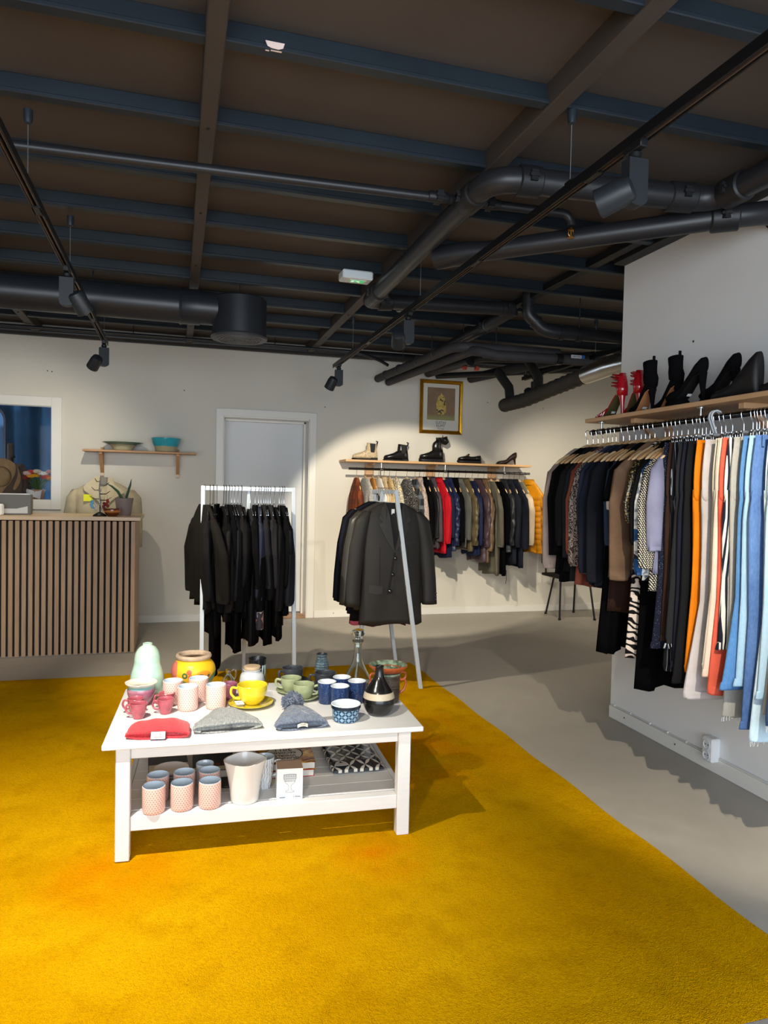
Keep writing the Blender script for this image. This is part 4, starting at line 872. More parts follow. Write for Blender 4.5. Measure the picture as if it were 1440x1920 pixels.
def drape(mb, pts, n=20, seed=0, fold=.11, mi=0, quilt=0):
    """pts: (x, y, z, rx, ry) down a sleeve or leg; horizontal oval sections"""
    P = []
    for i in range(len(pts)-1):
        ns = 5 if not quilt else max(5, int(abs(pts[i][2]-pts[i+1][2])/quilt*7))
        for k in range(ns):
            u = k/ns; P.append(tuple(pts[i][a]*(1-u)+pts[i+1][a]*u for a in range(5)))
    P.append(pts[-1]); rings = []
    for i, (x, y, z, rx, ry) in enumerate(P):
        q = 1
        if quilt: q = .9+.15*abs(sin(pi*z/quilt))**.6
        rings.append([(x+q*rx*cos(2*pi*j/n)*(1+fold*sin(3*2*pi*j/n+seed+i*.35)+fold*.6*sin(5*2*pi*j/n-seed+i*.22)), y+q*ry*sin(2*pi*j/n)*(1+fold*2*sin(2*2*pi*j/n+seed-i*.3)), z+.004*sin(i*1.7+seed)*sin(2*pi*j/n)) for j in range(n)])
    return mb.loft(rings, (True, True), mi)
def top(label, cat, loc, rz, m, L=.66, w=.42, t=.024, sleeve=.5, flare=1.03, m2=None, name='shirt', quilt=0, collar=0, fold=.011, group=None, splay=.02, sw=.05, cuff=None, hood=0, neck=.085, seed=None, buttons=0, nf=3, slope=.1):
    seed = GR.uniform(0, 6) if seed is None else seed
    o = thing(name, label, cat, loc, rz, group)
    torso(MB(), w, L, t, flare, seed, fold=fold, quilt=quilt, neck=neck, nf=nf, slope=slope).build('body', m, o, angle=180)
    if sleeve:
        for s in (-1, 1):
            x0 = s*(w/2-.03); ry = min(t*.95, .032)
            pts = [(x0, 0, -slope+.012, .02, ry*.5), (s*(w/2-.005), -.002, -slope-.045, sw*.95, ry), (s*(w/2+splay*.8+.006), -.006, -.3, sw*1.05, ry*1.05), (s*(w/2+splay), -.012+.01*sin(seed), -sleeve+.03, sw*.9, ry), (s*(w/2+splay), -.012+.01*sin(seed), -sleeve, sw*.8, ry*.9)]
            so = drape(MB(), pts, seed=seed, quilt=quilt).build('sleeve', m2 or m, o, angle=180)
            if cuff: x, y, z = pts[-1][:3]; drape(MB(), [(x, y, z+.015, sw*.72, ry*.85), (x, y, z-.04, sw*.66, ry*.8)], fold=.03).build('cuff', cuff, so, angle=180)
    if collar:
        rings = [[(r*cos(a), .03*sin(a)*r/.08-.002, z-.012*sin(a)*0) for a in [2*pi*j/24 for j in range(24)]] for r, z in ((.088, -.02), (.084, .0), (.07, collar), (.078, collar*.4), (.1, -.03))]
        MB().loft(rings, (False, False)).build('collar', m, o, angle=180)
    if hood:
        MB().loft([[(.09*k*cos(a), .05+.03*k*sin(a), z) for a in [2*pi*j/20 for j in range(20)]] for k, z in ((.5, .0), (.95, -.03), (1.1, -.09), (.9, -.15), (.4, -.19))]).build('hood', m2 or m, o, angle=180)
    if buttons:
        for k in range(buttons): MB().ball((0, -t-.004, -.12-k*(L-.2)/buttons), .008, 8, sc=(1, .4, 1)).build('button', M('#1a1917', .3), o)
    return o
def trousers(label, loc, rz, m, L=1.02, w=.38, hem=.1, knee=.085, t=.022, name='trousers', group=None, jeans=False, stripe=None, pull=0, fray=0, seed=None, cat='trousers', turnup=None):
    seed = GR.uniform(0, 6) if seed is None else seed
    o = thing(name, label, cat, loc, rz, group); cr = .27
    rings = []
    for i in range(9):
        u = i/8; z = -cr*u; hw = w/2*(1+.07*sin(pi*u*.8)); T = .014+(t-.012)*min(1, u*2)
        if i == 8: hw *= .94; T *= .7
        rings.append([(hw*abs(cos(a))**.7*(1 if cos(a) > 0 else -1), T*sin(a)+.004*u*sin(9*cos(a)+seed), z) for a in [2*pi*j/36 for j in range(36)]])
    MB().loft(rings, (True, True)).build('hips', m, o, angle=180)
    for s in (-1, 1):
        p = [(s*w/4*1.05, 0, -cr+.06, w/4*1.04, t*.9), (s*w/4*1.05+pull*.1, 0, -cr-.05, w/4*1.05, t), (s*(w/4)+pull*.5, -.004*s, -(cr+L)/2, knee, t*.95), (s*w/4*.97+pull, -.006*s, -L+.03, hem, t*.95), (s*w/4*.97+pull, -.006*s, -L, hem, t*.9)]
        lg = drape(MB(), pts=p, n=20, seed=seed+s, fold=.05).build('trouser_leg', m, o, angle=180)
        x, y, z, rx, ry = p[-1]
        if fray:
            f = MB()
            for k in range(26): a = 2*pi*k/26; f.tube([(x+rx*cos(a), y+ry*sin(a), z+.003), (x+rx*cos(a)+GR.uniform(-.006, .006), y+ry*sin(a)+GR.uniform(-.004, .004), z-GR.uniform(.008, .022))], .0012, 4)
            f.build('frayed_hem', M('#c9cdd0', .9), lg)
        else: drape(MB(), [(x, y, z+.03, rx*1.02, ry*1.04), (x, y, z-.002, rx*1.02, ry*1.04)], n=20, seed=seed+s, fold=.05).build('hem', turnup or m, lg, angle=180)
    MB().loft([[(w/2*1.01*abs(cos(a))**.7*(1 if cos(a) > 0 else -1), .0165*sin(a), z) for a in [2*pi*j/32 for j in range(32)]] for z in (.002, -.036)], (False, False)).build('waistband', m, o, angle=180)
    if jeans:
        for x in (-.16, -.08, .08, .16): MB().box((x, -.0175, -.02), (.011, .004, .046), bev=.001).build('belt_loop', m, o)
        MB().ball((0, -.018, -.018), .008, 8, sc=(1, .4, 1)).build('button', M('#b9a489', .3, 1), o)
        for s in (-1, 1):
            MB().prism([(s*.05, -.0), (s*.15, 0), (s*.15, -.11), (s*.1, -.135), (s*.05, -.11)][::s], 0, .0025).xf(Matrix.Translation((0, -t-.0045, -.075)) @ Matrix.Rotation(pi/2, 4, 'X')).build('pocket', m, o)
    return o
def short(pre, lb):
    return pre + ' '.join(lb.replace(' on the right rail', '').replace(' on the back rail', '').replace(' on the white rack by the door', '').replace(',', '').split()[:13-len(pre.split())+2])
m_wood = M('#c49a6a', .45, nz=.2, nsc=14); m_woodl = M('#d9b98e', .45, nz=.18, nsc=14); m_chr = M('#c3c7cb', .18, 1); m_hookb = M('#17171a', .4)
def hanger(label, loc, rz, kind='wood', m=None, hook=None, group=None, drop=.085, w=.42, cat='coat hanger', sl=.062):
    """loc is the rod axis; the hook loops over the rod"""
    o = thing('coat_hanger' if kind != 'clip' else 'clip_hanger', label, cat, loc, rz, group); r = .0165
    hk = MB().tube([(0, 0, -drop)]+[(0, 0, -.045)]+[(-.004, 0, -.034), (-.013, 0, -.02)]+arc((0, 0, 0), r, pi+.5, -.5, 10), .0017, 6); hk.build('hook', hook or m_chr, o)
    if kind == 'wood':
        rings = []
        for i in range(17):
            x = -w/2+w*i/16; z = -drop-.006-sl*(abs(x)/(w/2))**1.3; h = .012+.004*(1-abs(x)/(w/2))+.012*max(0, 1-abs(x)/.07); d = .006+.005*abs(x)/(w/2); e = .25 if i in (0, 16) else 1
            rings.append([(x, d*e*cos(a)-.01*(abs(x)/(w/2))**2, z+h*e*sin(a)) for a in [2*pi*j/10 for j in range(10)]])
        MB().loft(rings).build('shoulder_bar', m or m_wood, o, angle=180)
    elif kind == 'wire':
        MB().tube([(-w/2, 0, -drop-.07), (-.02, 0, -drop-.004), (0, 0, -drop), (.02, 0, -drop-.004), (w/2, 0, -drop-.07), (-w/2, 0, -drop-.07)], .002, 6).build('shoulder_bar', m or m_chr, o)
    else:
        MB().tube([(-.17, 0, -drop), (.17, 0, -drop)], .0035, 8).build('clip_bar', m or m_chr, o)
        for s in (-1, 1): MB().box((s*.14, -.006, -drop-.012), (.03, .004, .042), bev=.001).box((s*.14, .006, -drop-.012), (.03, .004, .042), bev=.001).tube([(s*.14-.012, 0, -drop+.004), (s*.14+.012, 0, -drop+.004)], .006, 8).build('clip', hook or m_chr, o)
    return o
# ------------------------------------------------------------------ rail on the right partition
RX, RZ = 2.325, 1.735
m_shelf = M('#caa27a', .5, nz=.12, nsc=3, spec=.35)
o = thing('wall_shelf', 'pine shelf on the right partition above the long clothes rail', 'shelf', (XR, 2.5, 1.79))
MB().box((-.16, -.1, .012), (.318, 2.54, .022), bev=.002).build('board', m_shelf, o)
for y in (.82, .05, -.75): MB().box((-.13, y, -.012), (.23, .035, .026), bev=.002).box((-.015, y, -.1), (.026, .035, .18), bev=.002).bar((-.2, y, -.02), (-.02, y, -.17), .028, .02).build('bracket', m_shelf, o)
o = thing('clothes_rail', 'long dark chrome clothes rail under the right-hand pine shelf', 'clothes rail', (RX, 2.45, RZ))
MB().tube([(0, 1.2, 0), (0, -1.3, 0)], .0135, 16).build('rod', M('#55534f', .15, 1), o); MB().lathe([(.015, -.012), (.017, 0), (.016, .012)], 14).xf(Matrix.Translation((0, 1.2, 0)) @ Matrix.Rotation(pi/2, 4, 'X')).build('end_cap', M('#1a1a1c', .4), o)
for y in (1.11, .31, -.5): MB().tube([(0, y, .0), (0, y, .055)], .006, 10).lathe([(.02, .05), (.02, .055)], 14, (0, y, 0)).tube([(0, y-.012, 0), (0, y+.012, 0)], .017, 14).build('hanging_post', M('#b5b8bb', .25, 1), o)
tops = [
 (3.66, 'taupe', cl('#8f7f78', .6, .3), .66, .7, 'sheer taupe blouse with long gathered sleeve, farthest garment on the right rail', 'blouse', {}),
 (3.60, 'b', blk, .72, .62, 'sheer black blouse with long hem next to the taupe blouse', 'blouse', {}),
 (3.55, 'b', blk3, .76, .6, 'black lace-trimmed top, third from the far end of the right rail', 'top', {}),
 (3.50, 'b', blk2, .7, .56, 'black velvet top, fourth from the far end of the right rail', 'top', {}),
 (3.45, 'b', cl('#17181d'), .74, .62, 'black long-sleeved top before the rust blouse on the right rail', 'top', {}),
 (3.41, 'rust', cl('#7c4232', .7), .78, .6, 'rust brown blouse beside the paisley blouse on the right rail', 'blouse', {}),
 (3.375, 'p', patt('paisley', p_paisley), .7, .66, 'grey and brown paisley blouse on the right rail', 'blouse', {}),
 (3.31, 's', cl('#2b3344'), .68, .5, 'slate navy long-sleeved top beside the paisley blouse on the right rail', 'top', dict(splay=.0)),
 (3.255, 'b', navy, .76, .68, 'dark navy cardigan behind the black blazer on the right rail', 'cardigan', {}),
 (3.20, 'b', cl('#16181f'), .75, .72, 'near-black blazer on the right rail, left of the slate blue shirt', 'blazer', {}),
 (3.155, 'skirt', blk3, 1.08, 0, 'long black dress with a finely pleated skirt on the right rail', 'dress', dict(flare=1.15, fold=.02, nf=9)),
 (3.12, 'brown', cl('#2b1a14'), .86, 0, 'dark brown short dress showing below the slate blue shirt', 'dress', {}),
 (3.085, 'sl', cl('#2f3b4f'), .68, .52, 'slate blue shirt on the right rail, before the suede jacket', 'shirt', dict(flare=1.12)),
 (3.045, 'bw', blk, .56, .3, 'black top with white trimmed sleeve peeping out on the right rail', 'top', dict(cuff=cl('#d9d6d0'))),
 (2.965, 'su', M('#6f5744', .9, spec=.1, nz=.3, nsc=10, bmp=.3, bsc=30), .64, .68, 'taupe brown suede jacket with long cuff on the right rail', 'jacket', dict(sw=.062)),
 (2.935, 'z', patt('zebra', p_zebra), 1.06, 0, 'black and cream zebra print dress on the right rail', 'dress', dict(flare=1.1)),
 (2.905, 'g', patt('sequins', p_spots('#1a1712', '#a9935a', 110, .4), .35, .6), .6, .4, 'black top with gold sequins on the right rail', 'top', {}),
 (2.875, 'b', blk3, 1.2, 0, 'longest black dress, with its hem below the zebra print, on the right rail', 'dress', dict(flare=1.02)),
 (2.845, 'b', blk2, .62, .5, 'plain black top between the sequins and the blue floral blouse', 'top', {}),
 (2.80, 'f', patt('blue_floral', p_floral, .6, .3), .66, .64, 'white blouse with large blue flowers on the right rail', 'blouse', dict(flare=1.1)),
 (2.755, 'h', patt('houndstooth', p_hound), .72, .6, 'black and cream houndstooth shirt on the right rail', 'shirt', {}),
 (2.73, 'lv', cl('#7f7f98'), .62, .52, 'lavender grey top with short hem, last before the trousers', 'top', dict(splay=.0, sw=.042)),
]
for i, (y, k, m, L, sl, lb, nm, kw) in enumerate(tops):
    rz = GR.uniform(-.05, .05); x = RX+GR.uniform(-.012, .012); y += .04
    hanger(short('wooden hanger holding the ', lb), (RX, y, RZ), rz, 'wood', m_wood if i % 3 else m_woodl, w=.43, sl=.096)
    kw = dict(kw); fl = kw.pop('flare', 1.03); top(lb, nm, (x, y, RZ-.092), rz, m, L, .43 if sl else .38, .022, sl, fl, name=nm, **kw)
pants = [
 (2.745, patt('pin_dots', p_spots('#191c2c', '#9a9cb0', 150, .18)), .94, .085, 'navy trousers with tiny pale dots, first trousers after the tops', {}),
 (2.72, cl('#33221b'), .9, .085, 'dark brown trousers beside the navy dotted ones', {}),
 (2.695, patt('pinstripe', p_stripe('#17181c', '#7d8794', 480, .93)), 1.03, .09, 'black pinstripe trousers beside the dark brown ones', {}),
 (2.66, cl('#232427'), .9, .09, 'charcoal jeans with belt loops and ragged hem', dict(jeans=True, fray=1)),
 (2.625, cl('#1c1d2a'), 1.0, .09, 'ink navy trousers between charcoal and black ones', {}),
 (2.6, cl('#151517'), 1.06, .1, 'black trousers directly left of the orange ones', {}),
 (2.56, cl('#d9790f', .75), 1.0, .085, 'bright orange trousers on the right rail', {}),
 (2.495, cl('#bdb6b6', .7), 1.1, .14, 'pale lilac grey wide-leg trousers beside the orange ones', {}),
 (2.445, cl('#cfc9b4', .8), .98, .085, 'cream trousers beside the pale lilac grey ones', dict(jeans=True)),
 (2.425, cl('#d8d2c2', .8), .96, .085, 'off-white trousers with belt loops, second of the light pair', dict(jeans=True)),
 (2.41, cl('#d9bfae', .7), .98, .09, 'blush pink trousers left of the coral ones', {}),
 (2.39, cl('#cf5a45', .7), 1.05, .08, 'coral red trousers on the right rail', {}),
 (2.37, patt('wide_stripe', p_stripe('#20222e', '#d8d6cf', 520, -.1)), .86, .085, 'black and white striped trousers right of the coral ones', {}),
 (2.345, denims['grey'], 1.13, .085, 'grey jeans with frayed hems right of the striped trousers', dict(jeans=True, fray=1)),
 (2.295, denims['mid'], 1.0, .13, 'mid blue flared jeans on the right rail', dict(jeans=True)),
 (2.25, denims['light'], .98, .09, 'light blue jeans right of the flared mid blue ones', dict(jeans=True)),
 (2.215, denims['dark'], 1.14, .075, 'dark wash slim jeans on the right rail', dict(jeans=True)),
 (2.18, denims['pale'], 1.17, .12, 'very pale blue flared jeans with the lowest hem', dict(jeans=True, fray=1)),
 (2.15, patt('sky_denim', p_denim('#8fb6d6', '#bdd3e0')), 1.0, .09, 'sky blue jeans before the stone grey ones', dict(jeans=True)),
 (2.12, patt('stone_denim', p_denim('#a49e98', '#c4beb6')), 1.05, .11, 'stone grey flared jeans at the right picture edge', dict(jeans=True)),
 (2.085, denims['deep'], 1.08, .1, 'indigo jeans nearest the camera on the right rail', dict(jeans=True, fray=1)),
 (2.04, denims['light'], 1.1, .1, 'faded blue jeans past the right picture edge on the rail', dict(jeans=True)),
]
for i, (y, m, L, hem, lb, kw) in enumerate(pants):
    rz = GR.uniform(-.06, .06); sx = GR.uniform(-.02, .02)
    hanger(short('clip hanger holding the ', lb), (RX, y, RZ), rz, 'clip', drop=.098, cat='clip hanger')
    trousers(lb, (RX+sx*.3-.01, y, RZ-.118), rz, m, L, .36, hem, min(hem*.95, .088), .02, name='jeans' if kw.get('jeans') and 'jeans' in lb else 'trousers', cat='jeans' if 'jeans' in lb else 'trousers', pull=-.02+sx, **kw)
for y in (2.47, 2.455):
    o = thing('empty_hanger_hook', 'white plastic hanger hook on the right rail, %s of two' % ('left' if y > 2.46 else 'right'), 'coat hanger', (RX, y+.2, RZ)); MB().tube(arc((0, 0, 0), .03, pi+.7, -.4, 12), .004, 8).tube([(-.023, 0, -.02), (0, 0, -.075), (.0, 0, -.1)], .004, 8).build('hook', M('#dfe6ec', .35), o)
# ------------------------------------------------------------------ rail on the back wall
BY, BZ = 7.11, 1.583
o = thing('wall_shelf', 'pine shelf high on the back wall with boots and shoes standing on it', 'shelf', (2.7, YB, 1.655))
MB().box((0, -.162, .011), (2.1, .322, .022), bev=.002).build('board', M('#d3a877', .5, nz=.12, nsc=3), o)
for x in (-.72, -.02, .72): MB().box((x, -.014, -.11), (.1, .024, .2), bev=.002).box((x, -.12, -.012), (.03, .2, .022)).build('bracket', m_shelf, o)
o = thing('clothes_rail', 'clothes rail of coats under the shelf on the back wall', 'clothes rail', (2.72, BY, BZ))
MB().tube([(-1.03, 0, 0), (1.03, 0, 0)], .0125, 14).build('rod', M('#6b6a68', .18, 1), o)
for x in (-.68, .03, .72): MB().tube([(x, 0, 0), (x, 0, .07)], .006, 10).tube([(x-.012, 0, 0), (x+.012, 0, 0)], .016, 12).build('hanging_post', M('#d5d8da', .25, 1), o)
shiny = lambda h: cl(h, .42, .45, .15, .3, 0)
coats = [
 (1.775, patt('rust_plaid', p_plaid('#6e3622', '#8a4a2c', '#5a3424', 45)), .66, .6, 'rust and brown plaid overshirt at the left end of the back rail', 'overshirt', dict(t=.06, sw=.06)),
 (1.87, patt('speckle', p_tweed('#6d6c6a', '#b9b6b0')), .6, .55, 'speckled grey knitted cardigan on the back rail', 'cardigan', dict(t=.045)),
 (1.95, cl('#b07a3e'), .62, .5, 'camel jacket with black collar on the back rail', 'jacket', dict(t=.04, m2=blk)),
 (2.01, cl('#dad7d2'), .56, .5, 'white blouse on the back rail', 'blouse', dict(t=.03)),
 (2.07, cl('#cbb28e'), .6, .5, 'sand beige coat on the back rail behind the suit rack', 'coat', dict(t=.04)),
 (2.13, patt('gold_tweed', p_tweed('#8a6a35', '#d9c08a')), .6, .5, 'gold tweed jacket on the back rail', 'jacket', dict(t=.045)),
 (2.2, fleece('cream_fur', '#e6dcbf', '#b3a37c', 40), .55, .5, 'fluffy cream fur jacket on the back rail', 'jacket', dict(t=.06, sw=.07)),
 (2.32, fleece('charcoal_fur', '#3c3836', '#17161a', 55), .5, .48, 'charcoal curly fleece jacket on the back rail', 'jacket', dict(t=.075, sw=.08)),
 (2.41, patt('grey_plaid', p_plaid('#4d5158', '#2b2d33', '#7b7f86', 60)), .6, .58, 'grey plaid overshirt beside the charcoal fleece', 'overshirt', dict(t=.035)),
 (2.46, patt('pink_tweed', p_tweed('#4c3e42', '#c4b2a8')), .68, .62, 'pale tweed coat with dark flecks on the back rail', 'coat', dict(t=.035)),
 (2.51, blk, .9, .6, 'black belted coat hanging low with a loose buckle', 'coat', dict(t=.035)),
 (2.55, shiny('#17171a'), .65, .6, 'black leather jacket on the back rail', 'jacket', dict(t=.03)),
 (2.605, cl('#4c444a'), .72, .64, 'mauve grey coat left of the red coat', 'coat', dict(t=.04)),
 (2.675, cl('#bb1826', .75), .76, .66, 'bright red coat on the back rail', 'coat', dict(t=.04)),
 (2.73, cl('#1b2038'), .82, .6, 'dark navy jacket just right of the red coat', 'jacket', dict(t=.03)),
 (2.79, shiny('#1d2444'), .74, .68, 'shiny navy quilted puffer jacket on the back rail', 'puffer jacket', dict(t=.045, quilt=.055)),
 (2.86, blk, .7, .64, 'plain black coat right of the navy puffer', 'coat', dict(t=.035)),
 (2.91, cl('#5c5c58'), .7, .62, 'thin grey coat left of the olive puffer', 'coat', dict(t=.025)),
 (2.985, shiny('#5b5038'), .74, .68, 'shiny olive quilted puffer jacket on the back rail', 'puffer jacket', dict(t=.06, sw=.075, quilt=.075)),
 (3.06, cl('#1b2340', .6), .8, .68, 'navy hooded jacket right of the olive puffer', 'jacket', dict(t=.04, hood=1)),
 (3.13, shiny('#43333a'), .86, .7, 'aubergine brown puffer jacket with a high collar', 'puffer jacket', dict(t=.045, quilt=.09)),
 (3.2, shiny('#6b543f'), .86, .74, 'bronze brown quilted coat on the back rail', 'quilted coat', dict(t=.045, quilt=.11)),
 (3.285, cl('#5a564a', .6), 1.0, .7, 'khaki grey parka on the back rail', 'parka', dict(t=.05, hood=1)),
 (3.36, blk3, 1.0, .66, 'long black parka with a dangling drawcord', 'parka', dict(t=.045)),
 (3.43, shiny('#1f2126'), .76, .68, 'black quilted puffer jacket near the right end of the back rail', 'puffer jacket', dict(t=.055, sw=.075, quilt=.1)),
 (3.5, cl('#1a1d26'), .88, .7, 'ink blue hooded coat near the right end of the back rail', 'coat', dict(t=.04, hood=1)),
 (3.56, navy, .92, .72, 'dark navy coat with a small red tab', 'coat', dict(t=.045)),
 (3.625, cl('#6f6a5c', .55), .72, .68, 'taupe bomber jacket with cream sleeves', 'bomber jacket', dict(t=.045, m2=cl('#cdb99e', .5), sw=.07)),
 (3.69, shiny('#c27f0c'), .76, .68, 'mustard yellow puffer jacket at the right end of the back rail', 'puffer jacket', dict(t=.055, sw=.085, quilt=.06, splay=.05)),
]
for i, (x, m, L, sl, lb, nm, kw) in enumerate(coats):
    rz = pi/2+GR.uniform(-.1, .12)
    if i == len(coats)-1: rz = pi/2+.3
    hanger(short('pale hanger holding the ', lb), (x, BY, BZ), rz, 'wood', m_woodl if i % 4 else m_wood, m_hookb, w=.42, sl=.125)
    top(lb, nm, (x, BY-(.1 if i == len(coats)-1 else 0), BZ-.093), rz, m, L, .45, kw.pop('t'), sl, 1.05, name=nm.replace(' ', '_'), collar=.03 if 'puffer' in nm or 'coat' in nm else 0, slope=.14, **kw)
    if 'drawcord' in lb: MB().tube([(-.2, -.03, -.95), (-.205, -.03, -1.05), (-.195, -.03, -1.1)], .003, 6).build('drawcord', blk3, [q for q in COL.objects if q.get('label') == lb][0])
    if 'buckle' in lb:
        r_ = [q for q in COL.objects if q.get('label') == lb][0]; q = MB().box((-.18, -.02, -.96), (.03, .006, .14)).build('belt', blk3, r_); MB().box((-.18, -.02, -1.035), (.036, .004, .03)).build('buckle', M('#9a968c', .3, 1), q)
    if 'red tab' in lb: MB().box((-.2, -.05, -.25), (.004, .012, .03)).build('tab', M('#b8442e', .6), [q for q in COL.objects if q.get('label') == lb][0])
# ------------------------------------------------------------------ free-standing racks
m_rack = M('#bcc4cb', .3, spec=.5)
def rack(label, w, loc, rz, lean=.2, h=1.375, back=.22):
    """bar along local x; posts lean so that their feet stand forward (-y), the prop leg stands behind (+y)"""
    o = thing('clothes_rack', label, 'clothes rack', loc, rz)
    for s in (-1, 1): MB().bar((s*w/2, -lean, .003), (s*w/2, 0, h), .026, .026, up=(1, 0, 0), bev=.002).build('post', m_rack, o)
    MB().bar((0, back, .003), (0, .01, h-.012), .026, .022, up=(1, 0, 0), bev=.002).build('prop_leg', m_rack, o)
    MB().box((0, 0, h-.014), (w, .026, .028), bev=.002).build('top_bar', m_rack, o)
    return o
R1Y, R1X, R1W = 4.72, .455, .585
rack('white metal rack of black clothes in front of the grey door', R1W, (R1X, R1Y, 0), 0, .17)
px = [370, 422, 450, 485, 548, 572, 598, 622, 650, 682, 715, 800, 847, 880, 903, 930, 950, 970, 992, 1030, 1080, 1105, 1126]
Ls = [.64, .66, .8, .98, .66, .7, .68, .64, .9, .68, .7, .86, .88, .7, .8, .62, .85, .86, .5, .84, .74, .7, .5]
kinds = ['coat', 'coat', 'shirt', 'trousers', 'shirt', 'top', 'cardigan', 'shirt', 'dress', 'top', 'cardigan', 'dress', 'dress', 'top', 'dress', 'top', 'dress', 'dress', 'top', 'dress', 'shirt', 'jacket', 'top']
mats_b = [velvet, blk2, blk, blk3, blk, cl('#151312'), blk3, cl('#101116', .6), blk, blk2, blk3, cl('#161618'), blk, cl('#1e2130', .6), patt('dark_floral', p_floral2), cl('#161519'), blk, blk3, cl('#1b1a1c'), blk, blk2, blk, cl('#14151b')]
for i, (p, L, k) in enumerate(zip(px, Ls, kinds)):
    x = .157+(310+p/4.966-380)*.00337; m = mats_b[i]; rz = pi/2+GR.uniform(-.12, .12)
    od = ORD[i]; sl = 0 if k in ('dress', 'trousers') and i % 2 else .52+.06*(i % 3)
    lb = 'black %s, %s garment from the left on the white rack by the door' % (k, od)
    if i == 0: rz = pi/2+.3; lb = 'black velvet coat with wide sleeves at the left end of the rack by the door'; sl = .6
    if i == 14: lb = 'black dress with pale floral lower part on the rack by the door'
    if i == 22: lb = 'black top with a long sleeve at the right end of the rack by the door'; sl = .62
    hanger(short('thin hanger holding the ', lb), (x, R1Y, 1.368), rz, 'wire', M('#3a3a3d', .3, .6) if i in (1, 2, 3, 4, 5, 6, 10) else m_chr, M('#1a1a1c', .3, .5) if i in (1, 2, 3, 4, 5, 6, 10) else m_chr, drop=.1, w=.36)
    z0 = 1.368-.112-.012*(i % 3)
    if k == 'trousers': trousers(lb, (x, R1Y, z0), rz, m, 1.08, .34, .085, .08, .03, cat='trousers')
    else:
        o = top(lb, k, (x, R1Y, z0), rz, blk if i == 14 else m, L, .4, .03 if i else .04, sl, 1.06, name=k, sw=.085 if i == 0 else .05, splay=.1 if i == 0 else .02, fold=.01)
        if i == 14:
            pz = MB()
            rr = []
            for z in (-.42, -.55, -.68, -.76): rr.append([(.225*abs(cos(a))**.85*(1 if cos(a) > 0 else -1), .043*sin(a), z) for a in [2*pi*j/32 for j in range(32)]])
            pz.loft(rr, (False, False)).build('floral_panel', m, o, angle=180)
        if i in (11, 12): MB().box((.14, .0, -.07), (.03, .002, .04)).build('price_label', m_card, o)
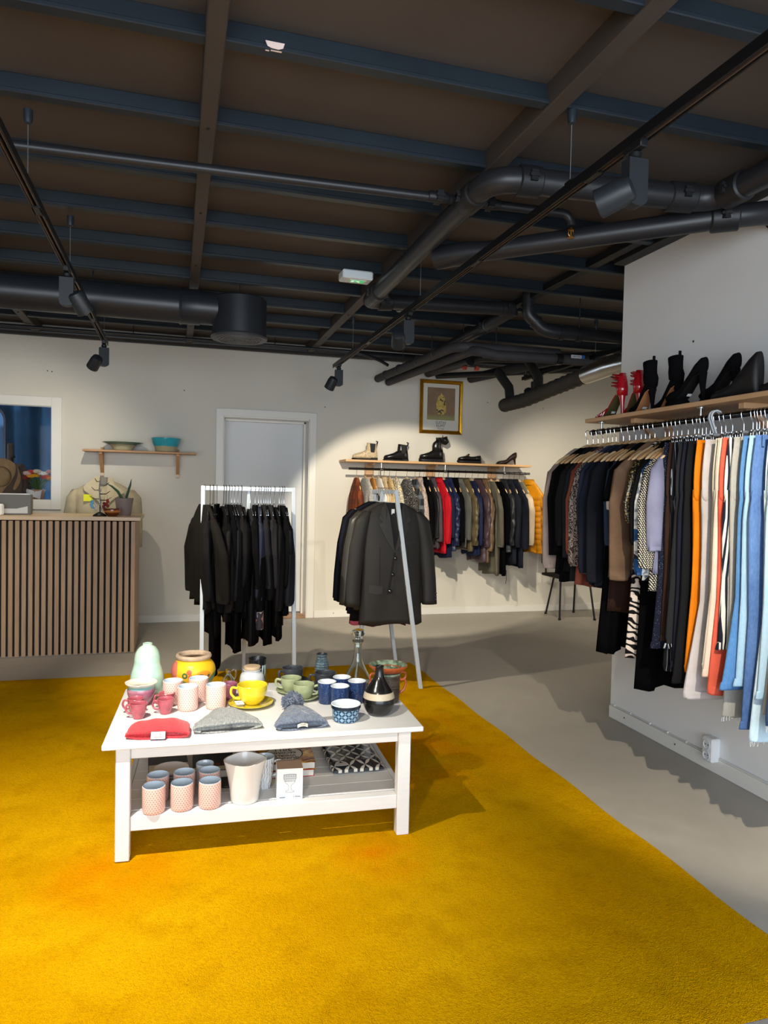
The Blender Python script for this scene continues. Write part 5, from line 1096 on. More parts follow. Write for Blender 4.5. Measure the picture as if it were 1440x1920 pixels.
# rack with suits
R2X, R2Y, R2W = 1.42, 4.86, .56
rack('white metal rack of suit jackets beside the decanter, leaning frame', R2W, (R2X, R2Y, 0), pi/2, .21, back=.2)
bar2z = 1.361
def hang2(y, lb, m, hk=None): hanger(lb, (R2X, y, bar2z+.012), 0, 'wood', m, hk or m_chr, w=.42, drop=.1)
m_suit = M('#2a2724', .6, spec=.3, nz=.1, nsc=5, bmp=.12, bsc=300); m_hw = M('#dcdad6', .4)
def suit(label, y, m, L=.8, x=R2X, z=1.288, detail=False, lining=None, w=.44, t=.055):
    o = thing('suit_jacket', label, 'jacket', (x, y, z)); torso(MB(), w, L, t, 1.03, 1.3, neck=.07, slope=.085, fold=.004, nf=1, hemv=.008).build('body', m, o, angle=180)
    for s in (-1, 1):
        pts = [(s*(w/2-.045), 0, -.06, .03, .03), (s*(w/2-.012), -.002, -.12, .056, .044), (s*(w/2+.025), -.004, -.3, .056, .04), (s*(w/2+.048), -.014, -.52, .052, .036), (s*(w/2+.055), -.02, -.7, .054, .034)]
        so = drape(MB(), pts, n=22, seed=.6*s, fold=.025).build('sleeve', m, o, angle=180)
        if detail and s == 1:
            for k in range(3): MB().ball((w/2+.09, -.055, -.62-.022*k), .0065, 8, sc=(1, .6, 1)).build('cuff_button', M('#2a2724', .15, spec=.8), so)
    if lining:
        MB().loft([[(w/2*1.02*cos(a), (t-.008)*sin(a), -L+.05) for a in [2*pi*j/28 for j in range(28)]], [(w/2*1.03*cos(a), (t-.008)*sin(a), -L-.022+.012*sin(3*a)) for a in [2*pi*j/28 for j in range(28)]]]).build('lining', lining, o, angle=180)
    if detail:
        def fy(xx, zz):
            u = max(0, (-zz-.085)/(L-.085)); hw = w/2*(1+.03*u-.06*sin(pi*u)); T = t*(.75+.35*sin(pi*min(1, .1+u))) if zz < -.085 else .018+(t*.75-.018)*(max(0, -zz)/.085)**.85
            return -T*max(.02, 1-(min(.999, abs(xx)/hw))**2.2)**.42
        def patch(name, poly, off, mm, th=.003, par=o):
            # fan-filled patch laid on the jacket front
            c = (sum(p[0] for p in poly)/len(poly), sum(p[1] for p in poly)/len(poly)); P = []
            for i in range(len(poly)):
                a, b = poly[i], poly[(i+1) % len(poly)]
                for k in range(4): P.append((a[0]+(b[0]-a[0])*k/4, a[1]+(b[1]-a[1])*k/4))
            rings = []
            for s_ in (0.02, .35, .7, 1): rings.append([(c[0]+(p[0]-c[0])*s_, fy(c[0]+(p[0]-c[0])*s_, c[1]+(p[1]-c[1])*s_)-off, c[1]+(p[1]-c[1])*s_) for p in P])
            rings.append([(q[0], q[1]+th, q[2]) for q in rings[-1]])
            return MB().loft(rings, (True, False)).build(name, mm, par, angle=35)
        dk = M('#0b0a0a', .8); ml = M('#2a2724', .58, spec=.4, nz=.1, nsc=5)
        patch('lining', [(-.06, -.005), (.06, -.005), (.062, -.06), (.0, -.31), (-.058, -.06)], .003, dk)
        lc = MB().box((-.01, fy(0, -.06)-.007, -.07), (.022, .002, .055)).build('size_label', M('#d9d9d6', .6), o)
        patch('lapel', [(-.062, .0), (-.045, -.05), (-.02, -.2), (-.002, -.34), (-.065, -.24), (-.112, -.145), (-.085, -.13), (-.112, -.105), (-.095, -.04)], .014, ml)
        patch('lapel', [(.062, .0), (.05, -.05), (.03, -.17), (.0, -.34), (.05, -.26), (.108, -.165), (.085, -.145), (.112, -.12), (.095, -.04)][::-1], .016, ml)
        patch('front_edge', [(-.004, -.33), (.008, -.345), (-.012, -.5), (-.03, -.62), (-.042, -.62), (-.022, -.48)], .006, dk, .002)
        for zz, xx in ((-.375, .008), (-.485, -.008), (-.6, -.022)):
            b = MB().ball((xx, fy(xx, zz)-.009, zz), .014, 14, sc=(1, .45, 1)).build('button', M('#191614', .15, spec=.8), o)
        for s in (-1, 1): patch('pocket_flap', [(s*.075, -.565), (s*.17, -.555), (s*.17, -.61), (s*.12, -.622), (s*.078, -.615)][::s], .007, ml)
        patch('breast_pocket', [(.085, -.262), (.15, -.248), (.15, -.27), (.085, -.284)], .006, ml)
        for s in (-1, 1): patch('dart', [(s*.1, -.3), (s*.104, -.3), (s*.1, -.55), (s*.096, -.55)][::s], .002, dk, .001)
    return o
Y0 = 4.645
hang2(Y0, 'white hanger holding the front black suit jacket', m_hw); suit('black three-button suit jacket hanging at the front of the suit rack', Y0, m_suit, .83, detail=True)
hang2(Y0+.075, 'white hanger holding the satin-grey jacket', m_hw); suit('dark grey satin jacket directly behind the front black suit jacket', Y0+.075, M('#38342f', .4, spec=.5, nz=.15), .74, x=R2X-.02, t=.04)
hang2(Y0+.14, 'white hanger holding the white-collared striped shirt', m_hw); top('white striped shirt between the suit jackets', 'shirt', (R2X-.01, Y0+.14, 1.25), 0, patt('shirt_stripe', p_stripe('#d9d4d6', '#b9707c', 260, .8)), .66, .44, .03, .5, name='shirt', collar=.03)
hang2(Y0+.2, 'white hanger holding the pink-lined jacket', m_hw); suit('black jacket with a pink lining showing at its hem on the suit rack', Y0+.2, blk2, .84, x=R2X-.01, lining=M('#b0506a', .5), t=.04)
hang2(Y0+.26, 'white hanger holding the navy suit jacket', m_hw); suit('navy black suit jacket, second from the back of the suit rack', Y0+.26, navy, .8, x=R2X-.02, t=.04)
hang2(Y0+.32, 'white hanger holding the plum waistcoat', m_hw); top('plum waistcoat with pink edge on the suit rack', 'waistcoat', (R2X, Y0+.32, 1.25), 0, cl('#5c2234'), .86, .42, .03, 0, name='waistcoat')
hang2(Y0+.38, 'white hanger holding the rearmost black jacket', m_hw); suit('black jacket farthest back on the suit rack', Y0+.38, blk, .8, x=R2X, t=.04)
# ------------------------------------------------------------------ counter and what stands on it
t = NT('oak_slat'); co = t.co('Object', (6, 6, .5)); n1 = t.noise(co, 9, 5, .6); info = t.n('ShaderNodeObjectInfo').outputs['Random']
c = t.mix(n1, lin('#8a6d54'), lin('#b59678')); m_oak = t.done(c, .5, spec=.35)
CX0, CX1, CY0 = -2.4, -.315, 6.07
o = thing('sales_counter', 'sales counter faced with vertical oak slats on black, pale wooden top', 'counter', ((CX0+CX1)/2, CY0, 0))
W_ = CX1-CX0
MB().box((0, .33, .535), (W_-.03, .6, 1.06)).build('carcass', M('#0c0b0b', .8), o)
for i in range(44):
    x = W_/2-.02-.0472*i
    if x < -W_/2: break
    MB().box((x, .016, .54), (.031, .022, 1.065), bev=.0015).build('slat', m_oak, o)
MB().box((W_/2-.008, .33, .54), (.014, .6, 1.065), bev=.002).build('side_panel', M('#a88a6c', .5, nz=.15, nsc=4), o)
MB().box((0, .02, .006), (W_, .02, .012)).build('plinth', M('#6d645b', .5), o)
MB().box((.012, .325, 1.094), (W_+.05, .68, .03), bev=.003).build('countertop', M('#c6ab8a', .4, nz=.12, nsc=3), o)
KZ = 1.1095
def kt(x): return x
# pot with aloe
o = thing('potted_aloe', 'taupe plant pot with two thin aloe leaves on the counter end', 'potted plant', (-.425, 6.36, KZ))
vessel(MB(), [(.05, 0), (.055, .006), (.075, .14), (.0755, .145)], .005).build('pot', [M('#7b6d68', .6), M('#5a4f4b', .7)], o)
MB().lathe([(.0015, .135), (.069, .13)], 24, caps=(True, False)).build('soil', M('#221a15', .95, bmp=.6, bsc=60), o)
for pts in ([(-.01, 0, .13), (-.05, 0, .2), (-.1, .0, .245), (-.145, 0, .27)], [(.01, 0, .13), (.03, 0, .2), (.048, 0, .26), (.056, 0, .31)]):
    MB().tube(pts, [.012, .011, .008, .0015], 8).build('leaf', M('#2f4a34', .45, nz=.3, nsc=40), o)
o = thing('glazed_bowl', 'small brown glazed bowl on the counter before the plant pot', 'bowl', (-.505, 6.2, KZ))
t = NT('honey_glaze'); zz = t.xyz(t.co())[2]; m_hg = t.done(t.mix(t.ramp(t.ma('ABSOLUTE', t.ma('SUBTRACT', zz, .04)), .012, .004), lin('#5e2a12'), lin('#b06c2c')), .15, coat=.4)
vessel(MB(), smooth([(.035, 0), (.045, .008), (.062, .03), (.065, .05), (.064, .06)]), .004).build('bowl_body', [m_hg, m_hg], o)
o = thing('jewellery_tree', 'silver jewellery tree hung with trinkets on a black foot on the counter', 'jewellery stand', (-.6, 6.18, KZ)); m_sil = M('#d5d9dc', .12, 1)
MB().lathe([(.055, 0), (.05, .012), (.02, .03), (.008, .035)], 7).build('base', M('#0d0d0e', .5), o)
MB().tube([(0, 0, .03), (.004, 0, .12), (-.004, 0, .22), (.004, 0, .33)], [.008, .007, .006, .002], 8).build('trunk', m_sil, o)
for k, (a, z, l) in enumerate(((.2, .25, .07), (2.8, .21, .07), (.5, .18, .085), (3.4, .14, .08), (.1, .13, .09), (2.5, .28, .05), (5, .2, .05))):
    MB().tube([(0, 0, z), (cos(a)*l*.6, sin(a)*l*.6, z+.0), (cos(a)*l, sin(a)*l, z+.025)], [.005, .004, .0025], 6).build('branch', m_sil, o)
for k, (x, z, hexc) in enumerate(((-.055, .09, '#5f9fc0'), (.06, .1, '#7a1f1c'), (-.03, .07, '#c9cfd2'), (.035, .075, '#5a1a18'))):
    q = thing('pendant', ['blue glass pendant on the jewellery tree', 'dark red bead pendant on the jewellery tree', 'silver pendant low on the jewellery tree', 'second dark red bead cluster low on the jewellery tree'][k], 'jewellery', (-.6+x, 6.15, KZ+z))
    b = MB()
    for j in range(5): b.ball((.006*sin(j*2), .004*cos(j), -.012*j+.03), .012 if k != 2 else .008, 10)
    b.build('beads', M(hexc, .15, .6 if k == 2 else 0), q); MB().tube([(0, 0, .04), (0, .01, .075)], .001, 5).build('chain', m_sil, q)
# card terminal and till at the left picture edge
o = thing('cash_register', 'grey till screen seen from behind at the left end of the counter', 'till', (-1.3, 6.38, KZ), .1)
MB().prism([(-.11, 0), (.1, 0), (.13, .05), (.13, .15), (.1, .16), (-.11, .16)], -.16, .16).xf(Matrix.Rotation(pi/2, 4, 'Z') @ Matrix.Rotation(pi/2, 4, 'X')).build('housing', M('#55504c', .5), o)
MB().prism([(-.1, .012), (.14, .012), (.14, .07), (.06, .05), (-.1, .05)], .0, .003).xf(Matrix.Translation((0, -.112, 0)) @ Matrix.Rotation(pi/2, 4, 'X')).build('pale_panel', M('#b7b5b2', .5), o)
MB().box((0, -.03, .165), (.3, .02, .01), bev=.002).build('top_edge', M('#c9c6c2', .3), o)
o = thing('card_terminal', 'small white card terminal at the left picture edge on the counter', 'card terminal', (-1.345, 6.15, KZ), -.1)
MB().box((0, 0, .045), (.09, .07, .09), bev=.01).build('body', M('#e6e6e4', .4), o); MB().box((.0, -.036, .06), (.06, .002, .04)).build('screen', M('#8a9098', .2), o)
# mannequin in a cream coat behind the counter
o = thing('mannequin', 'cream coat with wide lapels on a neckless stand behind the counter', 'mannequin', (-.64, 6.92, 0)); m_cr = cl('#b3a78b', .8)
torso(MB(), .5, .95, .12, 1.0, 2.1, neck=.075, slope=.09, fold=.01, nf=2).xf(Matrix.Translation((0, 0, 1.4))).build('coat', m_cr, o, angle=180)
MB().lathe([(.045, 0), (.05, .03), (.06, .4)], 16, (0, 0, .1)).lathe([(.17, 0), (.16, .02), (.02, .035), (.016, .6)], 20).build('stand', M('#8f8b86', .4, .5), o)
MB().loft([[(.05*cos(a), .045*sin(a)-.02, z) for a in [2*pi*j/20 for j in range(20)]] for z in (1.3, 1.432)]).build('collar_opening', M('#7f7a74', .9), o, angle=180)
for s, pl_ in ((-1, [(-.02, 1.435), (-.055, 1.44), (-.16, 1.345), (-.15, 1.31), (-.03, 1.22), (.0, 1.16), (-.025, 1.3)]), (1, [(.045, 1.43), (.085, 1.43), (.1, 1.37), (.19, 1.3), (.1, 1.24), (.01, 1.15), (.04, 1.3)])):
    rings = []
    c0 = (sum(p[0] for p in pl_)/len(pl_), sum(p[1] for p in pl_)/len(pl_))
    for k in (.02, .6, 1): rings.append([(c0[0]+(p[0]-c0[0])*k, -.15+.2*abs(c0[0]+(p[0]-c0[0])*k)+.35*max(0, c0[1]+(p[1]-c0[1])*k-1.3), c0[1]+(p[1]-c0[1])*k) for p in pl_])
    rings.append([(p[0], p[1]+.012, p[2]) for p in rings[-1]]); MB().loft(rings, (True, False)).build('lapel', cl('#bfb498', .8), o, angle=40)
for s in (-1, 1): drape(MB(), [(s*.21, 0, 1.32, .05, .05), (s*.25, 0, 1.25, .065, .065), (s*.28, -.01, 1.0, .06, .06), (s*.29, -.02, .8, .055, .055)], n=18).build('sleeve', m_cr, o, angle=180)
o = thing('sticky_note', 'bright yellow sticky note on the cream coat', 'sticky note', (-.755, 6.795, 1.245), .12)
MB().box((0, 0, 0), (.078, .002, .06)).build('note', M('#d9de1c', .6), o)
# wall shelf with bowls
o = thing('wall_shelf', 'small pine shelf with two brackets high on the back wall behind the counter', 'shelf', (-.335, YB, 1.675))
m_pine = M('#bd8f62', .5, nz=.15, nsc=5)
MB().box((0, -.125, .009), (1.03, .24, .018), bev=.002).build('board', m_pine, o)
for x in (-.36, .34):
    MB().box((x, -.012, -.1), (.03, .022, .26), bev=.002).box((x, -.11, -.011), (.03, .2, .022), bev=.002).bar((x, -.19, -.015), (x, -.02, -.19), .03, .02).box((x, -.012, .033), (.03, .022, .035), bev=.002).build('bracket', m_pine, o)
    MB().box((x, -.0245, -.205), (.03, .004, .04)).build('pale_end', M('#d9c6ac', .6), o)
def two_tone(name, c0, c1, h): 
    t = NT(name); zz = t.xyz(t.co())[2]; return t.done(t.mix(t.ramp(t.ma('ADD', zz, t.ma('MULTIPLY', t.noise(t.co(), 12, 3), .02)), h, h+.004), lin(c0), lin(c1)), .2, coat=.3)
o = thing('wide_bowl', 'wide shallow green-rimmed bowl on the left of the small wall shelf', 'bowl', (-.5, 7.25, 1.694)); m1 = two_tone('green_bowl', '#b9b392', '#5f8a80', .062)
vessel(MB(), smooth([(.075, 0), (.085, .005), (.1, .03), (.12, .05), (.17, .068), (.19, .075)]), .005, seg=44).build('bowl_body', [m1, m1], o)
o = thing('turquoise_bowl', 'deep turquoise and sand bowl on the right of the small wall shelf', 'bowl', (-.105, 7.25, 1.694)); m1 = two_tone('turq_bowl', '#a9a184', '#2d9fb0', .062)
vessel(MB(), smooth([(.085, 0), (.1, .006), (.112, .05), (.125, .08), (.138, .125), (.138, .132)]), .006, seg=44).build('bowl_body', [m1, m1], o)
# things behind the interior window
SZ = WZ0+.0215
o = thing('flower_bouquet', 'bouquet of orange, white and red flowers in a paper-wrapped pot behind the window', 'flowers', (-1.3, 7.57, SZ))
vessel(MB(), [(.05, 0), (.055, .005), (.065, .11), (.067, .115)], .005).build('pot', [M('#b98f6c', .6), M('#5a4636', .8)], o)
rings = [[((.064+.02*z/.08+.01*sin(5*a))*cos(a)-.02, (.06+.012*sin(5*a))*sin(a)-.012, .03+z+.012*sin(3*a+z*30)) for a in [2*pi*j/30 for j in range(30)]] for z in (0, .03, .06, .08)]
MB().loft(rings, (False, False)).build('paper_wrap', M('#e9e3df', .6), o, angle=25)
R = random.Random(8); g = MB()
heads = [(-.09, .27, '#d9b3a8'), (-.055, .285, '#c23a2c'), (-.065, .245, '#e39a12'), (-.02, .25, '#e6a416'), (.03, .275, '#e9e4d4'), (.06, .27, '#efeae0'), (.095, .24, '#d9541c'), (.12, .225, '#eb9d14'), (.11, .29, '#d99a94'), (-.1, .225, '#7c1f1c'), (.0, .29, '#d9c5ae'), (.06, .235, '#b8362c')]
for x, z, h_ in heads: g.tube([(R.uniform(-.02, .02), R.uniform(-.02, .02), .1), (x*.6, R.uniform(-.03, .03), .18), (x, R.uniform(-.04, .0), z)], .003, 5)
g.build('stems', M('#4c6b2e', .6), o)
for x, z, h_ in heads:
    y = R.uniform(-.05, .0); b = MB()
    for k in range(9):
        a = k*2.4; b.ball((x+.017*cos(a)*(k/9+.3), y+.017*sin(a)*(k/9+.3), z+.004*(9-k)/9), .021, 8, sc=(1, 1, .9))
    b.build('flower_head', M(h_, .7), o)
lf = MB()
for k in range(22): a = R.uniform(0, 2*pi); r = R.uniform(.02, .08); z = R.uniform(.13, .22); lf.tube([(r*.3*cos(a), r*.3*sin(a), z-.03), (r*.8*cos(a), r*.7*sin(a), z+.01), (r*1.2*cos(a), r*cos(a)*.4, z)], [.003, .012, .001], 6)
lf.build('leaves', M('#3e5f2c', .6), o)
o = thing('straw_hat', 'tan wide-brimmed hat hanging behind the left part of the window', 'hat', (-1.63, 7.6, 1.42), rot=(pi/2, 0, 0))
MB().lathe([(.175, .0), (.178, .004), (.16, .008), (.11, .012), (.1, .02), (.092, .07), (.075, .09), (.05, .096), (.03, .09), (.0015, .088)], 44).build('brim_and_crown', M('#9c7a52', .8, nz=.2, nsc=30), o)
MB().lathe([(.1005, .02), (.0965, .045)], 44, caps=(False, False)).build('hat_band', M('#6a4f36', .8), o)
o = thing('draped_coat', 'brown coat draped beside the hat behind the window', 'coat', (-1.5, 7.63, SZ))
rings = []
for i in range(14):
    u = i/13; z = .36*(1-u)+.002; w = .06+.1*u
    rings.append([(w*cos(a)-.0+.02*sin(6*u), .05*sin(a)*(.5+.5*u)+.012*sin(5*a+3*u), z) for a in [2*pi*j/36 for j in range(36)]])
MB().loft(rings).build('coat_body', cl('#5c4a40', .85), o, angle=180); drape(MB(), [(.05, -.045, .33, .025, .02), (.1, -.05, .2, .035, .025), (.1, -.05, .01, .035, .022)], n=18, fold=.12).build('sleeve', cl('#4a3b34', .85), o, angle=180)
MB().tube([(-.03, 0, .36), (-.04, 0, .42), (-.01, .0, .43)], .012, 8).build('collar', cl('#3a2e29'), o)
o = thing('coat_post', 'dark brown wooden post behind the hat in the window', 'post', (-1.555, 7.66, SZ)); MB().box((0, 0, .28), (.05, .04, .56), bev=.004).build('post', M('#3e2a20', .6), o)
# framed poster: a plain stand-in picture in the same colours
o = thing('framed_poster', 'gold-framed art poster on the back wall above the shoe shelf', 'picture', (2.79, YB-.004, 2.297))
pw, ph = .5, .59; t = NT('gilt'); m_gold = t.done(t.mix(t.noise(t.co(), 12, 3), lin('#a5711a'), lin('#d9a52f')), .3, .85)
f = MB()
for (a, b) in (((-pw/2, -ph/2), (pw/2, -ph/2)), ((pw/2, -ph/2), (pw/2, ph/2)), ((pw/2, ph/2), (-pw/2, ph/2)), ((-pw/2, ph/2), (-pw/2, -ph/2))):
    A = Vector((a[0], 0, a[1])); B = Vector((b[0], 0, b[1])); inn = Vector((0, 0, 0))-(A+B)/2; inn.normalize(); d = (B-A).normalized()
    prof = [(0, 0), (0, -.018), (.006, -.024), (.014, -.02), (.02, -.026), (.03, -.022), (.04, -.01), (.042, 0)]
    f.loft([[A+inn*p[0]+d*p[0]+Vector((0, p[1], 0)) for p in prof], [B+inn*p[0]-d*p[0]+Vector((0, p[1], 0)) for p in prof]], (True, True), sm=False)
f.build('frame', m_gold, o)
MB().box((0, -.004, 0), (pw-.07, .004, ph-.07)).build('paper', M('#d8d6cc', .5), o)
t = NT('picture_ground'); n1 = t.noise(t.co(), 7, 4); z = t.xyz(t.co())[2]
c = t.mix(t.ramp(n1, .3, .7), lin('#7d644e'), lin('#8f775c')); c = t.mix(t.ramp(t.ma('ADD', z, t.ma('MULTIPLY', n1, .05)), -.05, -.09), c, lin('#93935f'))
pi_ = MB().box((0, -.0068, .035), (.325, .001, .355)).build('print', t.done(c, .5), o)
t = NT('mosaic'); v = t.vor(t.co(), 46, 'Color'); x = t.xyz(v)[0]; m_mo = t.done(t.mix(t.ma('GREATER_THAN', x, .8), t.mix(x, lin('#b99a4a'), lin('#d6bf74')), lin('#4c4a3c')), .4)
# a plain patterned leaf-like upright shape
MB().prism([(-.05, -.1), (-.02, -.12), (.03, -.115), (.06, -.08), (.055, .0), (.035, .08), (.0, .12), (-.035, .08), (-.06, .0)], 0, .001).xf(Matrix.Translation((0, -.0074, .035)) @ Matrix.Rotation(pi/2, 4, 'X')).build('ornament', m_mo, pi_)
tx = M('#4e4d47', .6)
text('GUSTAV', .042, tx, o, (0, -.0065, -.172), (pi/2, 0, 0), sx=.8); text('KLIMT', .042, tx, o, (0, -.0065, -.206), (pi/2, 0, 0), sx=.9); text('The Kiss', .024, tx, o, (0, -.0065, -.238), (pi/2, 0, 0))
# ------------------------------------------------------------------ shoes
def secs(S, n=22, sq_=.8, dz=0):
    return [[(hw*abs(cos(a))**sq_*(1 if cos(a) > 0 else -1), y, zb+(zt-zb)*(.5+.5*sin(a))+dz) for a in [2*pi*j/n for j in range(n)]] for y, hw, zb, zt in S]
def ell(P, n=22): return [[(rx*cos(a), y+ry*sin(a), z+sl*sin(a)) for a in [2*pi*j/n for j in range(n)]] for y, z, rx, ry, sl in P]
m_sol = M('#17161a', .5); m_lea = M('#131214', .28, spec=.6, coat=.2)
def ankle_boot(label, loc, rz, m, msole, mgore, chunky=0, fold=False, group=None):
    """toe towards +y"""
    o = thing('ankle_boot', label, 'boot', loc, rz, group); h = .022+chunky
    MB().loft(secs([(-.122, .02, 0, h), (-.115, .033, 0, h), (-.03, .035, 0, h), (.03, .043, 0, h), (.09, .045, 0, h), (.135, .03, .004, h), (.148, .012, .008, h)], sq_=.5)).build('sole', msole, o)
    if not chunky: MB().box((0, -.09, .001), (.062, .06, .0)).loft(secs([(-.124, .02, 0, .03), (-.115, .034, 0, .03), (-.06, .035, 0, .03), (-.05, .02, 0, .03)], sq_=.5)).build('heel', msole, o)
    else:
        tr = MB()
        for k in range(9): tr.box((0, -.1+.028*k, h*.3), (.094 if k > 4 else .078, .012, h*.6), bev=.002)
        tr.build('tread', msole, o)
    MB().loft(secs([(-.12, .016, h-.004, h+.06), (-.112, .03, h-.004, h+.1), (-.06, .035, h-.004, h+.115), (-.01, .036, h-.004, h+.095), (.04, .04, h-.004, h+.066), (.09, .041, h-.004, h+.05), (.128, .028, h-.002, h+.04), (.142, .01, h, h+.024)])).build('vamp', m, o, angle=180)
    if fold:
        MB().loft(ell([(-.055, h+.07, .036, .058, 0), (-.045, h+.13, .034, .05, .005), (-.05, h+.165, .034, .046, .0), (-.085, h+.185, .034, .04, .02)])).build('shaft', m, o, angle=180)
        MB().loft(ell([(-.085, h+.18, .036, .045, .02), (-.07, h+.225, .036, .035, -.0), (-.1, h+.215, .038, .06, -.03), (-.16, h+.165, .034, .02, -.02)])).build('folded_cuff', m, o, angle=180)
        MB().box((-.0, -.11, h+.235), (.016, .006, .03)).build('pull_tab', m, o)
    else:
        MB().loft(ell([(-.06, h+.06, .036, .06, 0), (-.058, h+.1, .034, .054, .004), (-.06, h+.14, .035, .052, .004), (-.062, h+.155, .036, .053, .006)])).build('shaft', m, o, angle=180)
        for s in (-1, 1): MB().prism([(-.085, h+.06), (-.045, h+.06), (-.035, h+.155), (-.095, h+.152)], -.002, .002).xf(Matrix.Translation((s*.0355, 0, 0)) @ Matrix.Rotation(pi/2, 4, 'Z') @ Matrix.Rotation(pi/2, 4, 'X')).build('elastic_gore', mgore, o)
        MB().tube([(0, -.112, h+.14), (0, -.122, h+.175), (0, -.105, h+.18)], .004, 6, sx=2).build('pull_tab', mgore, o)
    return o
SZB = 1.6775; Q = 'shoes on the back wall shelf'
ankle_boot('cream snake-print ankle boot with dark sole at the left of the back shelf', (1.9, 7.22, SZB), pi/2-.1, M('#c9b291', .4, nz=.35, nsc=60), m_sol, M('#1d1c1e', .8), group=Q)
ankle_boot('black leather ankle boot, second from the left on the back shelf', (2.24, 7.22, SZB), pi/2-.08, m_lea, m_sol, M('#1b1b1d', .8), group=Q)
ankle_boot('black chunky boot with folded-over shaft in the middle of the back shelf', (2.64, 7.22, SZB), pi/2-.08, m_lea, m_sol, m_lea, .022, True, Q)
def loafer(label, loc, rz, chain):
    o = thing('loafer', label, 'shoe', loc, rz, Q); h = .034
    MB().loft(secs([(-.122, .02, 0, h), (-.115, .035, 0, h), (-.03, .037, 0, h), (.03, .045, 0, h), (.09, .046, .002, h), (.135, .03, .008, h), (.148, .012, .012, h)], sq_=.5)).build('sole', m_sol, o)
    MB().loft(secs([(-.12, .016, h, h+.05), (-.112, .03, h, h+.058), (-.05, .034, h, h+.045), (0, .037, h, h+.042), (.03, .04, h, h+.055), (.07, .041, h, h+.045), (.12, .03, h, h+.034), (.14, .01, h, h+.02)])).build('upper', m_lea, o, angle=180)
    if chain:
        b = MB()
        for k in range(6): b.tube([(-.034+.0135*k+.008*cos(a), .035+.003*sin(k*2), h+.058-.004*abs(k-2.5)+.006*sin(a)) for a in [2*pi*j/10 for j in range(11)]], .0022, 5)
        b.build('gold_chain', M('#c9a24a', .2, 1), o); MB().ball((.01, .015, h+.062), .016, 10, sc=(1.4, .7, .7)).build('tassel', m_lea, o)
    return o
loafer('black chunky loafer with a gold chain, front of its pair on the back shelf', (3.06, 7.17, SZB), pi/2-.05, True); loafer('black chunky loafer at the back of its pair on the back shelf', (3.12, 7.3, SZB), pi/2-.05, False)
m_under = {}
def pump(label, loc, rz, m, hh=.1, sole='#17161a', name='high_heel', plat=0, group=None, sticker=True, heel_r=.014, kind='pump', scale=1):
    """heel shoe, toe towards +y, heel tip at -y"""
    o = thing(name, label, 'shoe', loc, rz, group); o.scale = (scale,)*3; k = hh/.1; p = plat
    B = [(.125, .01, p, p+.014), (.112, .028, p, p+.03), (.08, .039, p, p+.042), (.045, .04, p+.002, p+.048), (.01, .034, p*.8+.022*k, p*.8+.03*k+.034), (-.03, .03, .062*k+p*.5, .05*k+.06+p*.5), (-.065, .029, .089*k+p*.4, .08*k+.065+p*.4), (-.092, .027, .096*k+p*.3, .096*k+.068+p*.3), (-.108, .015, .1*k+p*.3, .1*k+.064+p*.3)]
    top_ = kind
    if kind == 'sandal': MB().loft(secs([(y, w*.95, b, b+.008) for y, w, b, t_ in B], sq_=.6)).build('insole', m, o)
    elif kind == 'wedge': MB().loft(secs([(y, w, 0, t_) for y, w, b, t_ in B[:-1]]+[(-.108, .02, 0, .1*k+.064)])).build('upper', m, o, angle=180)
    else: MB().loft(secs(B)).build('upper', m, o, angle=180)
    if kind != 'wedge':
        MB().loft(secs([(y, w*.86, b-.0045, b+.001) for y, w, b, t_ in B[1:-1]], sq_=.6)).build('sole', M(sole, .6), o)
        if plat: MB().loft(secs([(y, w, 0, p+.002) for y, w, b, t_ in B[:4]]+[(.02, .03, .0, p+.004)], sq_=.6)).build('platform', m, o, angle=180)
        MB().tube([(0, -.088, .1*k+p*.3), (0, -.092, .07*k), (0, -.097, .03*k), (0, -.099, 0)], [heel_r*1.5, heel_r, heel_r*.6, heel_r*.5], 12).build('heel', m, o)
        if sticker: q = MB().box((0, 0, 0), (.022, .014, .001)).build('price_sticker', M('#dfe3e6', .6), o, (0, -.012, .03*k+p*.6-.0085)); q.rotation_euler = (-.75, 0, 0)
    if kind == 'boot': MB().loft(ell([(-.07, .085*k+.04, .031, .042, .015), (-.07, .1*k+.06, .034, .045, .012), (-.063, .1*k+.085, .03, .039, .01), (-.058, .1*k+.115, .032, .039, .008), (-.058, .1*k+.135, .033, .04, -.006)])).build('sock_shaft', m, o, angle=180); MB().box((0, -.098, .1*k+.142), (.014, .006, .034), bev=.002).build('pull_tab', m, o)
    if kind == 'sandal':
        MB().loft(ell([(-.088, .1*k-.01, .028, .03, 0), (-.088, .1*k+.03, .03, .03, 0), (-.09, .1*k+.07, .026, .018, 0), (-.09, .1*k+.105, .018, .01, 0)])).build('heel_cup', m, o, angle=180)
        for z, d in ((.095, .0), (.08, .004), (.055, .006), (.04, .01)): MB().tube([(.03*cos(a), -.06+(.042+d)*sin(a), .1*k+z+.012*sin(a)) for a in [2*pi*j/20 for j in range(21)]], .0048, 6).build('ankle_strap', m, o)
        for y, z in ((.095, .02), (.075, .028), (.055, .035), (.03, .045)): MB().tube([(.038*cos(a), y-.012*sin(a), p+.006+z*sin(a)) for a in [pi*j/12 for j in range(13)]], .005, 6).build('toe_strap', m, o)
    return o
m_br = M('#2a1d1a', .35, spec=.5)
pump('dark brown kitten-heel pump, front of its pair at the right of the back shelf', (3.5, 7.17, SZB), pi/2-.08, m_br, .075, '#3a2a24', sticker=False, heel_r=.009, group=Q); pump('dark brown kitten-heel pump at the back of its pair on the back shelf', (3.555, 7.29, SZB), pi/2-.08, m_br, .075, '#3a2a24', sticker=False, heel_r=.009, group=Q)
SZR = 1.8135; G = 'shoes on the right-hand shelf'
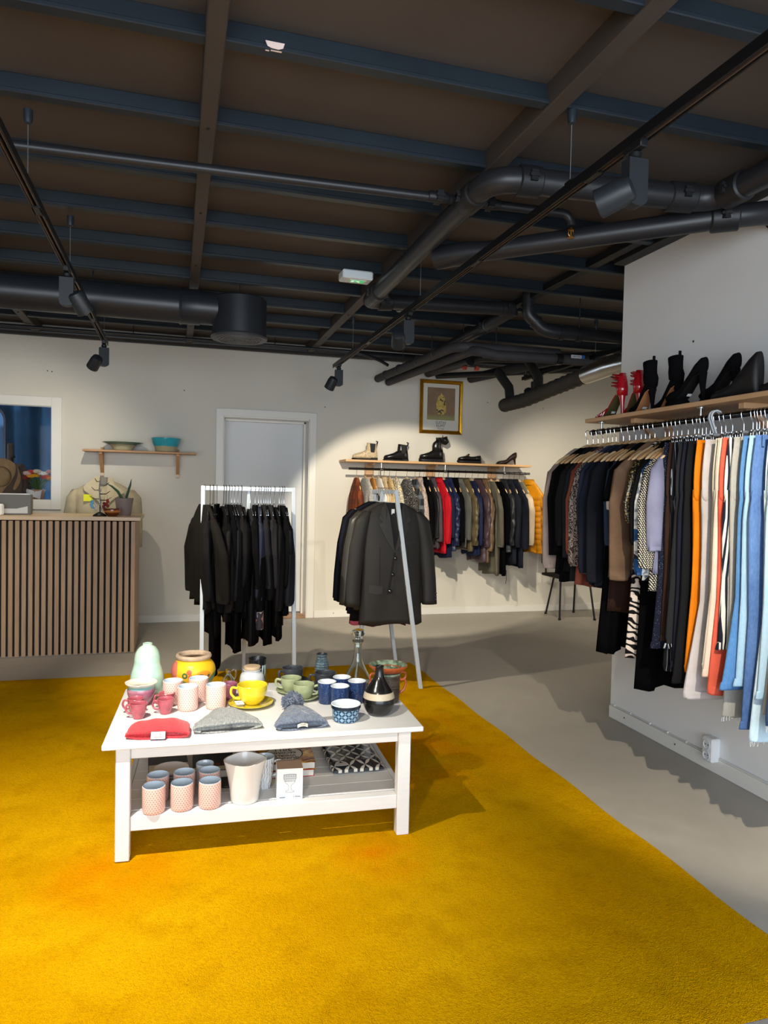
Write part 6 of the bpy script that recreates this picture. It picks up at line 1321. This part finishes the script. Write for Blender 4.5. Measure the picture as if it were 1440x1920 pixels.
m_red_l = M('#a00f1c', .15, spec=.6, coat=.5); m_sue = M('#0b0b0e', .9, spec=.1)
pump('red patent strappy high-heel sandal at the far end of the right shelf', (2.37, 3.53, SZR), -.05, m_red_l, .115, '#4a4526', kind='sandal', group=G, scale=1.08); pump('red patent strappy high-heel sandal, nearer one of its pair beside the black sock boots', (2.42, 3.41, SZR), -.3, m_red_l, .115, '#4a4526', kind='sandal', group=G, scale=1.08)
pump('black sock ankle boot with tan sole, left one of its pair on the right shelf', (2.38, 3.26, SZR), -.2, m_sue, .11, '#a9734c', kind='boot', group=G, scale=1.06); pump('black sock ankle boot with tan sole, right one of its pair on the right shelf', (2.41, 3.1, SZR), -.2, m_sue, .11, '#a9734c', kind='boot', group=G, scale=1.06)
pump('black suede platform pump, left one of its pair on the right shelf', (2.37, 2.91, SZR), .0, m_sue, .125, '#0d0d0f', plat=.03, group=G, scale=1.1); pump('black suede platform pump, right one of its pair on the right shelf', (2.44, 2.77, SZR), -.1, m_sue, .125, '#0d0d0f', plat=.03, group=G, sticker=False, scale=1.1)
m_wdg = M('#1b191a', .5, spec=.4)
pump('black leather wedge shoe, far one of its pair on the right shelf', (2.38, 2.6, SZR), 0, m_wdg, .1, kind='wedge', group=G, scale=1.15); pump('black leather wedge shoe nearest the right picture edge', (2.42, 2.4, SZR), 0, m_wdg, .1, kind='wedge', group=G, scale=1.15)
# ------------------------------------------------------------------ chair behind the rail, socket and cable
o = thing('tube_chair', 'black tubular-legged chair half hidden behind the right-hand clothes', 'chair', (4.2, 7.0, 0)); m_cb = M('#151414', .45)
for (x, y), (tx_, ty) in (((-.15, .2), (-.1, .12)), ((-.2, -.19), (-.17, -.14)), ((.22, .22), (.17, .12)), ((.19, -.26), (.17, -.16))): MB().tube([(x, y, 0), (tx_, ty, .45)], .011, 10).lathe([(.015, 0), (.015, .02)], 10, (x, y, 0)).build('leg', m_cb, o)
MB().box((0, 0, .46), (.44, .42, .03), bev=.012).build('seat', M('#1a1818', .7), o); MB().box((0, .22, .72), (.42, .03, .3), bev=.012).tube([(-.16, .2, .45), (-.16, .23, .7)], .01, 8).tube([(.16, .2, .45), (.16, .23, .7)], .01, 8).build('backrest', M('#1a1818', .7), o)
MB().tube([(-.17, -.14, .42), (.17, -.16, .42)], .005, 8).tube([(-.1, .12, .42), (.17, .12, .42)], .005, 8).build('stretcher', m_cb, o)
o = thing('wall_socket', 'white double surface socket on the skirting of the right partition', 'socket', (XR, 2.9, .06))
MB().box((-.026, 0, .058), (.052, .07, .12), bev=.006).build('box', M('#dfe1e2', .35), o)
for z in (.032, .084):
    q = MB().lathe([(.022, 0), (.024, .001), (.024, .003), (.022, .004), (.02, .001), (.0015, .0005)], 24).xf(Matrix.Translation((-.053, 0, z)) @ Matrix.Rotation(-pi/2, 4, 'Y')).build('outlet', M('#cfd2d4', .35), o)
    MB().ball((-.0545, -.008, z), .0028, 8).ball((-.0545, .008, z), .0028, 8).build('pin_holes', M('#2a2a2c', .5), q)
o = MB().tube([(XR-.007, 3.78, .079), (XR-.008, 3.55, .082), (XR-.006, 3.4, .079), (XR-.007, 2.94, .079)], .004, 8).build('power_cable', M('#d4d3cf', .5)); tag(o, 'thin white cable clipped along the skirting left of the socket', 'cable')
for y in (3.74, 3.58, 3.4, 3.25, 3.1, 2.98): MB().box((XR-.007, y, .082), (.012, .01, .012), bev=.002).build('clip', M('#e2e2e0', .4), o)
o = MB().tube([(XR-.007, 2.86, .079), (XR-.007, 2.0, .079), (XR-.007, -1.5, .079)], .006, 8).build('power_cable', M('#d4d3cf', .5)); tag(o, 'white cable running along the skirting right of the socket', 'cable')
